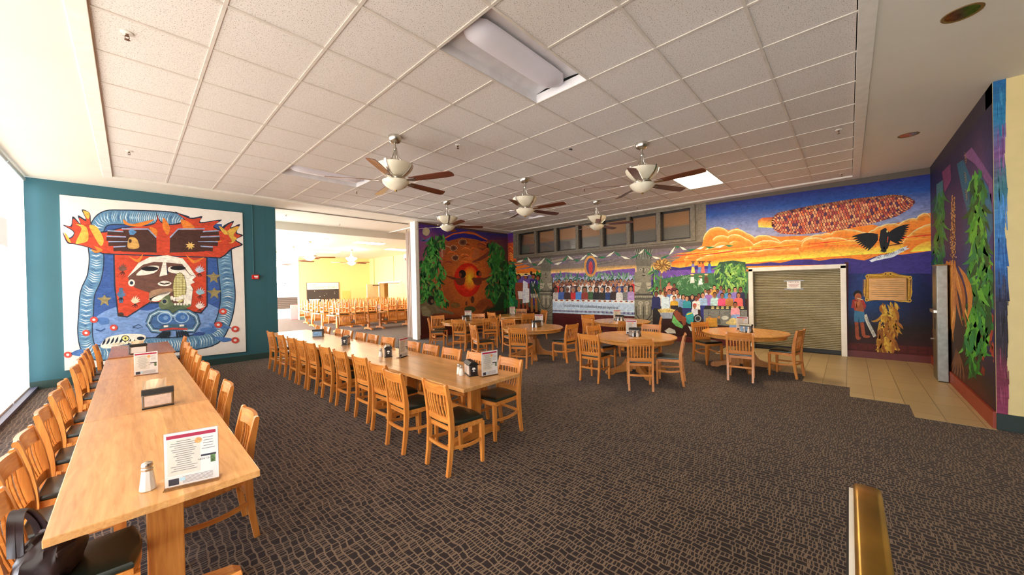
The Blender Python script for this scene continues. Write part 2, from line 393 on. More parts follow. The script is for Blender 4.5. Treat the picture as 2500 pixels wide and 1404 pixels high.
b = B(); b.box((UB-0.012, (VC+DV0-0.07)/2, 0.075), (0.024, DV0-0.07-VC, 0.15)); b.box((UB-0.012, (VO+DV1+0.07)/2, 0.075), (0.024, VO-DV1-0.07, 0.15)); struct(b.obj('baseboard_right', plain('oxblood_base2', rgb(96, 26, 22), 0.5, noise=0.15)))
# clerestory: stone-painted frame, seven panes with blinds behind the glass
stone = plain('painted_stone', rgb(122, 112, 96), 0.6, noise=0.25, scale=12)
def blind_mat():
    t = NT('window_blind'); tc = t.n('ShaderNodeTexCoord'); sx = t.n('ShaderNodeSeparateXYZ'); t.l(tc.outputs['Object'], sx.inputs[0])
    f = t.math('FRACT', t.math('DIVIDE', sx.outputs[2], 0.028)); g = t.ramp(f, [(0.0, (0.45, 0.45, 0.45, 1)), (0.6, (1, 1, 1, 1)), (0.95, (0.5, 0.5, 0.5, 1))])
    b_ = t.ramp(sx.outputs[2], [(0.40, rgb(150, 146, 140)), (0.47, rgb(214, 160, 112))])
    t.l(t.mix(1.0, b_, g, 'MULTIPLY'), t.b.inputs['Base Color']); t.b.inputs['Roughness'].default_value = 0.5; return t.m
blind = blind_mat()
darkframe = plain('dark_window_frame', rgb(44, 38, 34), 0.4)
def glassm():
    t = NT('window_glass'); tr = t.n('ShaderNodeBsdfTransparent'); tr.inputs[0].default_value = (0.95, 0.94, 0.92, 1); gl = t.n('ShaderNodeBsdfGlossy'); gl.inputs['Roughness'].default_value = 0.04
    mx = t.n('ShaderNodeMixShader'); fr = t.n('ShaderNodeFresnel'); fr.inputs[0].default_value = 1.5
    t.l(fr.outputs[0], mx.inputs[0]); t.l(tr.outputs[0], mx.inputs[1]); t.l(gl.outputs[0], mx.inputs[2]); t.l(mx.outputs[0], t.out.inputs[0]); return t.m
wglass = glassm()
n7 = 7; pw = (WV1-WV0)/n7
for k in range(n7):
    y0, y1 = WV0+k*pw, WV0+(k+1)*pw; yc = (y0+y1)/2
    w = thing('window_%d' % (k+1), '', '', (UB, yc, WZ0)); del w['label']; del w['category']; struct(w)
    b = B()
    for sy in (-1, 1): b.box((0.02, sy*(pw/2-0.03), (WZ1-WZ0)/2), (0.10, 0.06, WZ1-WZ0), bev=0.006)
    b.obj('mullion', stone, w)
    b = B()
    for sy in (-1, 1): b.box((0.10, sy*(pw/2-0.085), (WZ1-WZ0)/2), (0.06, 0.05, WZ1-WZ0))
    for z in (0.025, WZ1-WZ0-0.025): b.box((0.10, 0, z), (0.06, pw-0.12, 0.05))
    b.obj('window_frame', darkframe, w)
    b = B(); b.box((0.12, 0, (WZ1-WZ0)/2), (0.006, pw-0.2, WZ1-WZ0-0.1)); b.obj('pane', wglass, w)
    b = B(); b.box((0.15, 0, (WZ1-WZ0)/2), (0.02, pw-0.12, WZ1-WZ0)); b.obj('blind', blind, w)
b = B()
for z in (WZ0-0.04, WZ1+0.03): b.box((UB-0.02, (WV0+WV1)/2, z), (0.06, WV1-WV0+0.16, 0.08), bev=0.008)
for y in (WV0-0.04, WV1+0.04): b.box((UB-0.02, y, (WZ0+WZ1)/2), (0.06, 0.08, WZ1-WZ0+0.0), bev=0.008)
struct(b.obj('trim_7', stone))
# roll-up shutter in its white frame
dr = thing('door_1', '', '', (UB, (DV0+DV1)/2, 0)); del dr['label']; del dr['category']; struct(dr)
w2 = (DV1-DV0)/2
b = B()
for sy in (-1, 1): b.box((-0.02, sy*(w2+0.035), DZ/2+0.03), (0.14, 0.10, DZ+0.06), bev=0.006)
b.box((-0.02, 0, DZ+0.04), (0.14, 2*w2+0.17, 0.10), bev=0.006); b.obj('door_frame', offw, dr)
b = B(); n = 46; pts = []
h = (DZ-0.10)/n
for k in range(n):
    z = 0.10+k*h; pts += [(0.085, z), (0.062, z+h*0.25), (0.062, z+h*0.7), (0.085, z+h*0.92)]
b.loft([[(x, sy*(w2-0.015), z) for x, z in pts]+[(0.1, sy*(w2-0.015), DZ-0.01), (0.1, sy*(w2-0.015), 0.1)] for sy in (-1, 1)])
b.obj('shutter', plain('olive_shutter', rgb(150, 136, 100), 0.42, 0.2), dr)
b = B(); b.box((0.07, 0, 0.06), (0.06, 2*w2-0.02, 0.10)); b.obj('bottom_bar', plain('black_bar', rgb(20, 19, 18), 0.5), dr)
b = B(); b.box((0.17, 0, 1.02), (0.04, 2*w2, 2.04)); b.obj('backing', plain('dark_back', rgb(30, 26, 22), 0.8), dr)
# notice taped to the shutter
nt = thing('notice_sign', 'white paper sign reading NOTICE taped to the roll-up shutter', 'sign', (UB+0.048, -3.31, 1.66))
b = B(); b.box((0, 0, 0), (0.003, 0.27, 0.21)); b.obj('paper', whitep, nt)
F = frame((-0.003, 0, 0.07), (0, -1, 0), (0, 0, 1)); text('NOTICE', 0.062, crimson, 'lettering', nt, F, width=0.20)
b = B()
for k, w in enumerate((0.23, 0.21, 0.17, 0.2, 0.12)): b.box((-0.0025, 0, 0.02-k*0.018), (0.001, w, 0.006))
b.obj('text_line', crimson, nt)
b = B()
for z, w in ((0.105, 0.40), (-0.10, 0.38)): b.box((-0.003, 0, z), (0.002, w, 0.03))
b.obj('tape_strip', tape, nt)
# window wall on the left: roller shades lit by daylight
shade_m = emit('daylit_shade', (1.0, 0.955, 0.875, 1), E_SHADE)
shade_d = emit('daylit_shade_band', (0.92, 0.95, 0.90, 1), 0.62)
win_fr = plain('aluminium_window', rgb(190, 196, 196), 0.4, 0.6)
b = B()
for v in (-7.4, -5.6, -3.75, -1.9, -0.05, 1.8, 3.65, 5.5, 6.98): b.box((UW-0.10, v, 2.0), (0.10, 0.07, 4.0))
for z in (0.05, 1.15, 2.25, 3.3, 4.0): b.box((UW-0.10, -0.2, z), (0.10, 14.5, 0.06))
wf = b.obj('window_8', win_fr); struct(wf)
b = B(); b.box((UW-0.16, -0.2, 2.0), (0.012, 14.4, 4.0)); b.obj('pane', wglass, wf)
for k, (v0, v1) in enumerate(((-7.4, -5.6), (-5.55, -3.77), (-3.72, -1.92), (-1.87, -0.07), (-0.02, 1.78), (1.83, 3.63), (3.68, 5.48), (5.53, 6.93))):
    rs = thing('roller_shade', '%s roller shade counting from the teal wall, glowing with daylight' % ORD[7-k], 'window shade', (UW, (v0+v1)/2, 0), group='roller shades of the window wall')
    L = v1-v0
    b = B(); b.tube([(0.06, -L/2, 3.985), (0.06, L/2, 3.985)], 0.035, 12); b.obj('roller', win_fr, rs, True)
    zb = 0.07 if k > 5 else 0.80  # unseen shades hang shorter so low daylight reaches the floor
    b = B(); b.box((0.06, 0, (zb+3.97)/2), (0.004, L-0.02, 3.97-zb)); b.obj('fabric', shade_m, rs)
    b = B(); b.box((0.06, 0, zb), (0.02, L-0.02, 0.04), bev=0.005); b.obj('hem_bar', offw, rs)
    if k == 6: b = B(); b.box((0.066, 0.3, 2.80), (0.004, L-0.65, 0.44)); b.obj('dim_band', shade_d, rs)  # added strip; weaker emission imitates a duller stretch of the lit shade
b = B(); b.box((UW+0.07, -0.2, 0.03), (0.16, 14.4, 0.06)); struct(b.obj('baseboard_window', plain('blue_grey_sill', rgb(96, 96, 120), 0.5)))
b = B(); b.box((UW-0.25, -0.2, 2.0), (0.02, 14.6, 4.2)); struct(b.obj('sky_sheet', emit('outside_daylight', (0.78, 0.87, 1.0, 1), 18.0)))  # glowing sheet added beyond the glass in place of sky
# second hall walls
b = B(); b.box((9.4, 19.75, 1.9), (4.6, 0.3, 3.85)); wy = struct(b.obj('wall_far', yellow))
b = B(); b.box((7.32, 19.58, 0.08), (0.46, 0.03, 0.17)); struct(b.obj('baseboard_far', plain('green_grey_base', rgb(96, 120, 112), 0.6)))
b = B()
for (y0, y1, z0, z1) in ((6.75, 15.57, 0, 3.85), (18.18, 19.7, 0, 3.85), (15.57, 18.18, 2.12, 3.85)): b.box((11.45+0.15, (y0+y1)/2, (z0+z1)/2), (0.3, y1-y0, z1-z0))
struct(b.obj('wall_side', yellow))
b = B(); b.box((11.44, 18.9, 2.0), (0.02, 0.05, 3.7)); b.box((11.44, 16.3, 3.0), (0.02, 0.03, 1.7)); struct(b.obj('trim_8', plain('yellow_groove', rgb(190, 160, 90), 0.6)))
b = B()
b.box((11.43, 15.52, 1.06), (0.08, 0.10, 2.12)); b.box((11.43, 18.23, 1.06), (0.08, 0.10, 2.12)); b.box((11.43, 16.87, 2.15), (0.08, 2.8, 0.09))
d2 = struct(b.obj('door_2', offw))
b = B(); b.box((11.0, 18.33, 1.03), (0.9, 0.05, 2.06), rz=0.35); b.box((11.05, 15.35, 1.03), (0.9, 0.05, 2.06), rz=-0.45); b.obj('door_leaf', plain('cream_door', rgb(246, 226, 180), 0.5), d2)
b = B(); b.box((11.2, 18.2, 1.98), (0.4, 0.06, 0.07)); b.box((11.25, 15.55, 1.98), (0.35, 0.06, 0.07)); b.obj('door_closer', steel, d2)
b = B(); b.box((12.9, 16.9, 1.3), (0.1, 4.5, 2.8)); b.box((12.2, 19.2, 1.3), (1.5, 0.1, 2.8)); b.box((12.2, 15.0, 1.3), (1.5, 0.1, 2.8)); b.box((12.3, 17, 2.75), (1.6, 4.4, 0.1)); struct(b.obj('wall_corridor', yellow))
# bright glazing beyond the second hall
farwin = emit('far_daylight', (1.0, 0.985, 0.97, 1), E_FARWIN)
b = B(); b.box((1.6, 19.2, 2.0), (0.1, 21.5, 4.0)); b.box((7, 29.8, 2.2), (14, 0.1, 4.6)); fw = struct(b.obj('window_9', farwin))
b = B()
for z in (2.33, 1.0): b.box((7, 29.7, z), (13.8, 0.06, 0.07))
for u in (3, 5, 7, 9, 11): b.box((u, 29.7, 1.9), (0.07, 0.06, 3.8))
b.obj('window_frame', plain('pale_frame', rgb(226, 226, 230), 0.5), fw)
b = B(); b.box((14.0, 24.8, 2.0), (0.1, 10, 4.0)); struct(b.obj('wall_entry', plain('white_entry', rgb(245, 242, 238), 0.6)))
# ================================================================== painted walls
class Paint:
    """flat coats of paint on one wall; points come as picture coordinates projected onto the wall plane"""
    def __init__(s, kind, val, side, t=(1, 0, 0), gain=1.0):
        s.k, s.v, s.side, s.gain = kind, val, side, gain
        s.s, s.ox, s.oy = t; s.V, s.F, s.C = [], [], []; s.cnt = 0
    def T(s, scale, ox, oy): s.s, s.ox, s.oy = scale, ox, oy; return s
    def pt(s, x, y, L):
        x = s.ox+x/s.s; y = s.oy+y/s.s; w = s.v+s.side*(0.0012+L*0.00035)
        p = on_u(x, y, w) if s.k == 'u' else on_v(x, y, w)
        p.z = min(max(p.z, 0.004), 4.046)
        if s.k == 'v' and s.side > 0: p.x = min(max(p.x, UE+0.002), UB-0.002)
        return p
    def col(s, c): return rgb(c[0], c[1], c[2], s.gain)
    def poly(s, pts, c, L):
        i = len(s.V); s.V += [s.pt(x, y, L) for x, y in pts]; s.F.append(list(range(i, i+len(pts))))
        s.C.append([s.col(k) for k in c] if isinstance(c, list) else [s.col(c)]*len(pts))
    def blob(s, pts, c, L, m=4):
        """smooth closed shape through the points"""
        n = len(pts); P = []
        for i in range(n):
            p0, p1, p2, p3 = (pts[(i+d) % n] for d in (-1, 0, 1, 2))
            for k in range(m):
                t = k/m; P.append(tuple(0.5*(2*p1[q]+(p2[q]-p0[q])*t+(2*p0[q]-5*p1[q]+4*p2[q]-p3[q])*t*t+(3*p1[q]-p0[q]-3*p2[q]+p3[q])*t**3) for q in (0, 1)))
        s.poly(P, c, L)
    def strip(s, a, b_, ca, cb, L):
        """gradient between two polylines of equal length"""
        for k in range(len(a)-1):
            x = ca[k] if isinstance(ca, list) else ca; x2 = ca[k+1] if isinstance(ca, list) else ca
            y = cb[k] if isinstance(cb, list) else cb; y2 = cb[k+1] if isinstance(cb, list) else cb
            s.poly([a[k], a[k+1], b_[k+1], b_[k]], [x, x2, y2, y], L)
    def el(s, cx, cy, rx, ry, c, L, c2=None, rot=0.0, n=16):
        cr, sr = math.cos(rot), math.sin(rot)
        P = [(cx+rx*math.cos(2*PI*k/n)*cr-ry*math.sin(2*PI*k/n)*sr, cy+rx*math.cos(2*PI*k/n)*sr+ry*math.sin(2*PI*k/n)*cr) for k in range(n)]
        if c2 is None: s.poly(P, c, L)
        else:
            for k in range(n): s.poly([P[k], P[(k+1) % n], (cx, cy)], [c, c, c2], L)
    def line(s, pts, w, c, L, taper=False):
        n = len(pts); l, r = [], []
        for i, (x, y) in enumerate(pts):
            x0, y0 = pts[max(i-1, 0)]; x1, y1 = pts[min(i+1, n-1)]; d = math.hypot(x1-x0, y1-y0) or 1
            k = w/2*(1-abs(2*i/(n-1)-1)**2*0.9 if taper else 1); nx, ny = -(y1-y0)/d*k, (x1-x0)/d*k
            l.append((x+nx, y+ny)); r.append((x-nx, y-ny))
        for i in range(n-1): s.poly([l[i], l[i+1], r[i+1], r[i]], c, L)
    def leaf(s, x, y, a, ln, w, c, L, bend=0.3):
        P = []; 
        for k in range(6):
            t = k/5; aa = a+bend*(t-0.5); P.append((x+math.cos(aa)*ln*t, y+math.sin(aa)*ln*t))
        s.line(P, w, c, L, True)
    def leaves(s, poly, n, ln, w, cols, L, ang=PI/2, spread=0.7):
        xs = [p[0] for p in poly]; ys = [p[1] for p in poly]; k = 0
        while k < n:
            x, y = random.uniform(min(xs), max(xs)), random.uniform(min(ys), max(ys))
            ins = False; j = len(poly)-1
            for i in range(len(poly)):
                if (poly[i][1] > y) != (poly[j][1] > y) and x < (poly[j][0]-poly[i][0])*(y-poly[i][1])/(poly[j][1]-poly[i][1])+poly[i][0]: ins = not ins
                j = i
            if not ins: continue
            s.leaf(x, y, ang+random.uniform(-spread, spread), ln*random.uniform(0.6, 1.3), w*random.uniform(0.7, 1.3), random.choice(cols), L+(k % 20)*0.12, random.uniform(-0.9, 0.9)); k += 1
    def person(s, x, y, h, shirt, yb, L, skin=(170, 110, 80), hair=(40, 28, 24), wide=1.5):
        """simple standing bust: y = top of hair, h = head height, yb = lower end of the clothes"""
        w = h*0.36
        s.poly([(x-wide*h*0.28, y+h*1.02), (x+wide*h*0.28, y+h*1.02), (x+wide*h*0.5, y+h*1.3), (x+wide*h*0.54, yb), (x-wide*h*0.54, yb), (x-wide*h*0.5, y+h*1.3)], shirt, L)
        s.poly([(x-w*0.5, y+h*0.8), (x+w*0.5, y+h*0.8), (x+w*0.45, y+h*1.12), (x-w*0.45, y+h*1.12)], skin, L+0.2)
        s.el(x, y+h*0.45, w*1.12, h*0.5, hair, L+0.3, n=12)
        s.el(x, y+h*0.58, w*0.88, h*0.40, skin, L+0.45, n=12)
        d = tuple(k*0.45 for k in skin)
        s.line([(x-w*0.55, y+h*0.53), (x+w*0.55, y+h*0.53)], h*0.06, d, L+0.55)
        s.line([(x-w*0.3, y+h*0.8), (x+w*0.3, y+h*0.8)], h*0.05, d, L+0.55)
    def build(s, name, mat, parent, label=None):
        me = bpy.data.meshes.new(name); me.from_pydata([tuple(v) for v in s.V], [], s.F)
        a = me.color_attributes.new('paint', 'FLOAT_COLOR', 'CORNER'); i = 0
        for cs in s.C:
            for c in cs: a.data[i].color = c; i += 1
        me.materials.append(mat); me.update()
        o = bpy.data.objects.new(name, me); COL.objects.link(o)
        if parent: bpy.context.view_layer.update(); o.parent = parent; o.matrix_parent_inverse = parent.matrix_world.inverted()
        if label: o['label'] = label
        return o
G1, G2, G3 = (38, 108, 44), (70, 150, 62), (22, 66, 34)
# ---------------------------------------------------------------- canvas on the teal wall
def canvas():
    p0 = B(); a, c = -0.725, 2.20
    t = thing('wall_painting', 'large white canvas painting of flames, hands, masks and a serpent on the teal wall', 'painting', (0.7375, VA-0.012, 0))
    p0.loft([[(a-0.7375, y, 0.305), (c-0.7375, y, 0.245), (c-0.7375, y, 3.805), (a-0.7375, y, 3.775)] for y in (-0.024, 0.010)])
    p0.obj('canvas', plain('primed_canvas', rgb(238, 232, 224), 0.65, noise=0.03), t)
    P = Paint('v', VA-0.036, -1, (2.6, 30, 420))
    RED, ORG, YEL, BL, LB, DK, W = (202, 72, 46), (226, 130, 52), (222, 178, 76), (58, 92, 158), (118, 152, 206), (40, 52, 74), (236, 230, 216)
    path = [(1110, 330), (1000, 300), (850, 292), (700, 288), (600, 292), (548, 335), (525, 430), (535, 550), (520, 670), (478, 770), (468, 900), (462, 1020), (485, 1120), (560, 1150), (700, 1130), (860, 1100), (1000, 1098), (1150, 1082), (1280, 1048), (1335, 960), (1362, 860), (1368, 760), (1352, 610), (1340, 470), (1318, 370)]
    path = [tuple(0.5*(2*p1[q]+(p2[q]-p0[q])*t+(2*p0[q]-5*p1[q]+4*p2[q]-p3[q])*t*t+(3*p1[q]-p0[q]-3*p2[q]+p3[q])*t**3) for q in (0, 1)) for p0, p1, p2, p3 in zip([path[0]]+path, path, path[1:], path[2:]+[path[-1]]) for t in (0, 0.25, 0.5, 0.75)]+[path[-1]]
    P.poly([(570, 300), (1330, 330), (1345, 600), (1365, 850), (1330, 1040), (1150, 1085), (860, 1100), (520, 1130), (480, 950), (500, 760), (560, 560)], BL, 1)
    P.blob([(500, 980), (560, 900), (700, 850), (860, 880), (1000, 830), (1180, 820), (1310, 870), (1340, 950), (1290, 1040), (1150, 1080), (860, 1098), (520, 1125)], LB, 2)
    P.line(path, 100, DK, 3); P.line(path, 86, (96, 140, 176), 4)
    for i in range(len(path)-1):
        (x0, y0), (x1, y1) = path[i], path[i+1]; d = math.hypot(x1-x0, y1-y0); m = max(1, round(d/15)); ux, uy = (x1-x0)/d, (y1-y0)/d
        for k in range(m):
            x, y = x0+(x1-x0)*(k+0.5)/m, y0+(y1-y0)*(k+0.5)/m
            P.line([(x-uy*38-ux*4, y+ux*38-uy*4), (x+ux*7, y+uy*7), (x+uy*34-ux*3, y-ux*34-uy*3)], 7, random.choice([(196, 222, 232), (160, 196, 214), (64, 104, 150), (228, 240, 240)]), 5+(k % 5)*0.15, True)
    # red field and the band of fire
    P.poly([(640, 520), (1240, 540), (1242, 850), (1200, 900), (1100, 890), (1000, 835), (870, 835), (730, 925), (668, 915), (645, 720)], DK, 6)
    P.poly([(650, 520), (1230, 540), (1232, 848), (1195, 890), (1100, 880), (1000, 825), (870, 825), (730, 915), (676, 905), (655, 720)], RED, 7)
    P.blob([(486, 482), (400, 460), (348, 450), (318, 378), (345, 418), (378, 408), (386, 378), (320, 336), (372, 340), (384, 280), (432, 330), (416, 275), (466, 300), (440, 238), (492, 262), (502, 330), (560, 378), (700, 350), (880, 330), (916, 300), (912, 250), (940, 310), (1010, 330), (1090, 305), (1030, 250), (1130, 290), (1206, 280), (1196, 318), (1330, 302), (1280, 345), (1372, 380), (1330, 350), (1406, 310), (1388, 352), (1446, 330), (1424, 382), (1466, 402), (1420, 430), (1464, 462), (1396, 492), (1330, 545), (1240, 545), (640, 525), (560, 515)], DK, 8)
    P.blob([(490, 478), (400, 455), (354, 445), (326, 392), (350, 424), (384, 414), (392, 376), (338, 342), (378, 346), (388, 296), (438, 342), (424, 290), (470, 312), (452, 250), (488, 270), (500, 338), (562, 386), (700, 358), (880, 338), (920, 306), (920, 270), (940, 318), (1010, 338), (1100, 312), (1050, 264), (1130, 298), (1196, 292), (1190, 326), (1310, 310), (1276, 352), (1374, 390), (1345, 358), (1396, 322), (1382, 360), (1432, 342), (1418, 388), (1452, 404), (1412, 432), (1450, 462), (1390, 484), (1326, 538), (1240, 538), (642, 518), (562, 508)], RED, 9)
    for q in ([(402, 450), (440, 360), (400, 330), (470, 350), (482, 430), (440, 452)], [(330, 385), (352, 438), (372, 446), (350, 405)], [(488, 338), (540, 352), (580, 430), (560, 470), (515, 400)], [(448, 245), (490, 262), (480, 300)], [(1372, 450), (1395, 440), (1365, 375), (1440, 345), (1405, 400), (1425, 420), (1400, 450)], [(1310, 340), (1375, 388), (1345, 395)]):
        P.blob(q, YEL, 10)
    for q in ([(705, 300), (760, 330), (900, 300), (820, 345), (720, 335)], [(960, 290), (1000, 350), (985, 400), (955, 350)], [(1070, 300), (1150, 340), (1160, 400), (1100, 380)], [(870, 350), (920, 370), (905, 420)], [(1240, 420), (1330, 440), (1240, 455)], [(735, 530), (790, 555), (830, 520), (800, 575)], [(1100, 520), (1150, 560), (1220, 540), (1150, 580)], [(500, 490), (540, 500), (520, 470), (575, 495), (530, 515)]):
        P.blob(q, ORG, 11)
    HD, HL = (74, 46, 40), (150, 170, 206)
    for fx in (0, 1):
        m = (lambda x: x) if not fx else (lambda x: 1915-x)
        for dx, w, c, L in ((-4, 30, HL, 12), (0, 24, HD, 13)):
            for x0, y0, y1 in ((604, 388, 396), (598, 424, 428), (610, 458, 456), (642, 492, 486)): P.line([(m(x0), y0+dx*1.2), (m(740), y1+dx), (m(800), y1)], w, c, L)
        P.poly([(m(x), y) for x, y in ((700, 368), (862, 366), (914, 420), (916, 512), (690, 504), (740, 450))], HD, 14)
        P.line([(m(694), 360), (m(862), 362), (m(914), 416)], 8, HL, 15)
    P.blob([(740, 420), (775, 415), (798, 440), (802, 482), (735, 482)], (206, 160, 88), 16); P.el(748, 438, 10, 12, HD, 17)
    P.poly([(738, 372), (760, 362), (790, 380), (770, 400), (745, 398)], (90, 140, 190), 16)
    for sx in ((1130, 468),):
        P.poly([(sx[0]+(32 if k % 2 else 16)*math.cos(k*PI/8), sx[1]+(27 if k % 2 else 14)*math.sin(k*PI/8)) for k in range(16)], (226, 188, 110), 16)
    # faces
    BR, TN = (108, 74, 64), (166, 132, 104)
    P.poly([(735, 668), (800, 582), (870, 545), (985, 532), (1080, 552), (1118, 596), (1168, 664), (1145, 682), (1160, 700), (1132, 712), (1148, 742), (1136, 850), (1080, 860), (960, 800), (870, 828), (880, 770), (780, 735), (742, 700)], BR, 18)
    P.poly([(730, 670), (800, 578), (870, 541), (985, 528), (1082, 549), (1120, 594), (1168, 664), (1128, 650), (1078, 584), (980, 574), (900, 570), (830, 588)], W, 19)
    P.poly([(1098, 620), (1128, 655), (1166, 664), (1142, 684), (1158, 700), (1130, 714), (1146, 742), (1134, 852), (1090, 858), (1085, 700)], W, 19)
    P.poly([(956, 572), (976, 572), (984, 652), (934, 664)], W, 20); P.poly([(976, 572), (990, 640), (984, 654)], DK, 21)
    for q in ([(786, 656), (850, 602), (930, 598), (898, 642)], [(990, 630), (1002, 600), (1090, 616), (1104, 652), (1040, 645)], [(924, 706), (966, 690), (1010, 704), (990, 722), (942, 722)], [(870, 802), (950, 768), (1006, 764), (930, 818), (880, 816)]): P.blob(q, W, 20)
    P.el(872, 614, 55, 15, (30, 26, 32), 21); P.el(1052, 610, 50, 14, (30, 26, 32), 21); P.line([(935, 704), (965, 712), (1000, 704)], 8, (60, 40, 40), 21)
    P.blob([(878, 756), (1000, 738), (1012, 762), (900, 796), (876, 828)], TN, 20); P.el(757, 704, 22, 22, W, 21); P.el(757, 704, 11, 11, DK, 22)
    # ear of corn
    P.el(1062, 735, 44, 98, (96, 92, 52), 23); P.el(1062, 735, 41, 95, (236, 228, 160), 24)
    for k in range(-4, 5): P.line([(1062+k*9, 735-math.sqrt(max(0, 1-(k*9/43)**2))*92), (1062+k*9.4, 735+math.sqrt(max(0, 1-(k*9/43)**2))*92)], 2.6, (120, 110, 60), 25)
    for k in range(-8, 9):
        w = 41*math.sqrt(max(0, 1-(k*11/95)**2)); P.line([(1062-w, 735+k*11), (1062+w, 735+k*11)], 2.4, (120, 110, 60), 25)
    for k in range(7): P.el(1012+k*17, 800+8*math.sin(k), 11, 14, W, 26, n=8)
    P.blob([(930, 832), (992, 778), (1022, 832), (1122, 838), (1124, 856), (1040, 880), (955, 876)], (102, 116, 84), 26); P.el(968, 822, 24, 20, (140, 150, 116), 27); P.el(966, 822, 13, 12, DK, 28)
    for k in range(5): P.poly([(1026+k*19, 832), (1042+k*19, 832), (1040+k*19, 846), (1028+k*19, 846)], W, 28)
    # mask
    P.blob([(905, 930), (1000, 850), (1100, 860), (1140, 920), (1020, 940)], (84, 100, 76), 27)
    ring = [(860, 960), (880, 910), (930, 885), (990, 890), (1020, 915), (1060, 888), (1120, 888), (1165, 915), (1178, 960), (1150, 1005), (1090, 1005), (1070, 985), (960, 985), (940, 1010), (890, 1005), (860, 960)]
    P.blob(ring[:-1], (70, 108, 160), 29); P.line(ring, 34, DK, 30); P.line(ring, 26, (86, 128, 158), 31); P.line(ring, 8, (190, 214, 224), 32)
    for x, y in ((966, 928), (1075, 924)): P.el(x, y, 48, 36, (150, 184, 216), 33); P.el(x, y, 40, 30, (64, 110, 172), 34); P.el(x+8, y-2, 16, 14, (110, 150, 200), 35)
    P.blob([(935, 992), (960, 972), (1085, 968), (1110, 992), (1090, 1004), (950, 1006)], (64, 100, 120), 33); P.line([(935, 1004), (1020, 994), (1112, 998)], 12, (190, 70, 62), 34)
    P.poly([(960, 974), (990, 972), (990, 984), (962, 986)], W, 34); P.poly([(1060, 970), (1090, 968), (1090, 980), (1062, 982)], W, 34)
    for k in range(5): P.leaf(1000-k*8, 1006, PI*0.55+k*0.16, 52+k*6, 14, (32, 44, 54), 34); P.leaf(1040+k*13, 1006, PI*0.42-k*0.12, 50, 14, (32, 44, 54), 34)
    # serpent head
    P.blob([(560, 1110), (590, 1060), (640, 1040), (730, 1028), (836, 1034), (842, 1066), (800, 1078), (690, 1100), (620, 1120)], W, 34)
    for k in range(8): P.leaf(590+k*27, 1046+abs(k-3)*4, 1.9, 46, 13, (34, 44, 60), 35)
    P.el(718, 1056, 26, 19, (34, 44, 60), 36); P.el(718, 1056, 20, 15, (236, 220, 130), 37); P.el(718, 1056, 7, 6, DK, 38); P.el(815, 1056, 24, 12, (30, 40, 56), 36)
    for k in range(10): P.poly([(640+k*20, 1100-k*2.6), (657+k*20, 1098-k*2.6), (657+k*20, 1086-k*2.6), (640+k*20, 1088-k*2.6)], (238, 226, 190), 36)
    # rings, ponds, small plants and birds
    for q in ([(370, 1155), (430, 1125), (480, 1150), (440, 1170)], [(540, 930), (600, 925), (612, 960), (560, 968)], [(1250, 960), (1400, 990), (1290, 990)], [(1280, 1045), (1405, 1060), (1340, 1080)], [(1190, 1000), (1250, 985), (1300, 1000), (1250, 1030)]): P.blob(q, (80, 122, 186), 12)
    for x, y in ((518, 938), (643, 988), (468, 1022), (352, 1160), (1337, 885), (1308, 970), (1415, 997), (1415, 1068)): P.el(x, y, 25, 20, (206, 78, 68), 36); P.el(x, y, 10, 8, (236, 226, 220), 37)
    for x, y in ((585, 815), (1278, 670), (1282, 770)):
        P.blob([(x-46, y-14), (x-12, y-20), (x, y-36), (x+12, y-20), (x+44, y-16), (x+22, y+4), (x+26, y+34), (x, y+18), (x-24, y+32), (x-20, y+4)], (150, 136, 92), 12)
    for x, y, c in ((700, 610, (110, 80, 70)), (690, 775, (80, 120, 160)), (780, 815, (226, 210, 180)), (1188, 620, (190, 206, 226)), (1192, 760, (150, 190, 206)), (1190, 848, (226, 214, 206))):
        for k in range(7): P.leaf(x, y+20, -PI/2+(k-3)*0.33, 52-abs(k-3)*5, 9, c, 12+k*0.1)
        for k in range(4): P.leaf(x, y+20, PI/2+(k-1.5)*0.5, 30, 5, (70, 40, 36), 12)
    P.line([(690, 735), (690, 830)], 24, (76, 116, 150), 12); P.el(690, 905, 18, 14, (70, 52, 44), 12); P.line([(765, 985), (800, 968), (830, 985), (795, 992), (765, 985)], 5, (50, 70, 110), 12)
    P.line([(530, 1000), (560, 1010), (590, 995)], 9, (54, 84, 140), 12); P.poly([(1140, 1030), (1180, 1015), (1230, 1020), (1215, 1035), (1160, 1040)], (56, 84, 146), 12)
    P.build('painting', canvas_paint, t)
canvas()
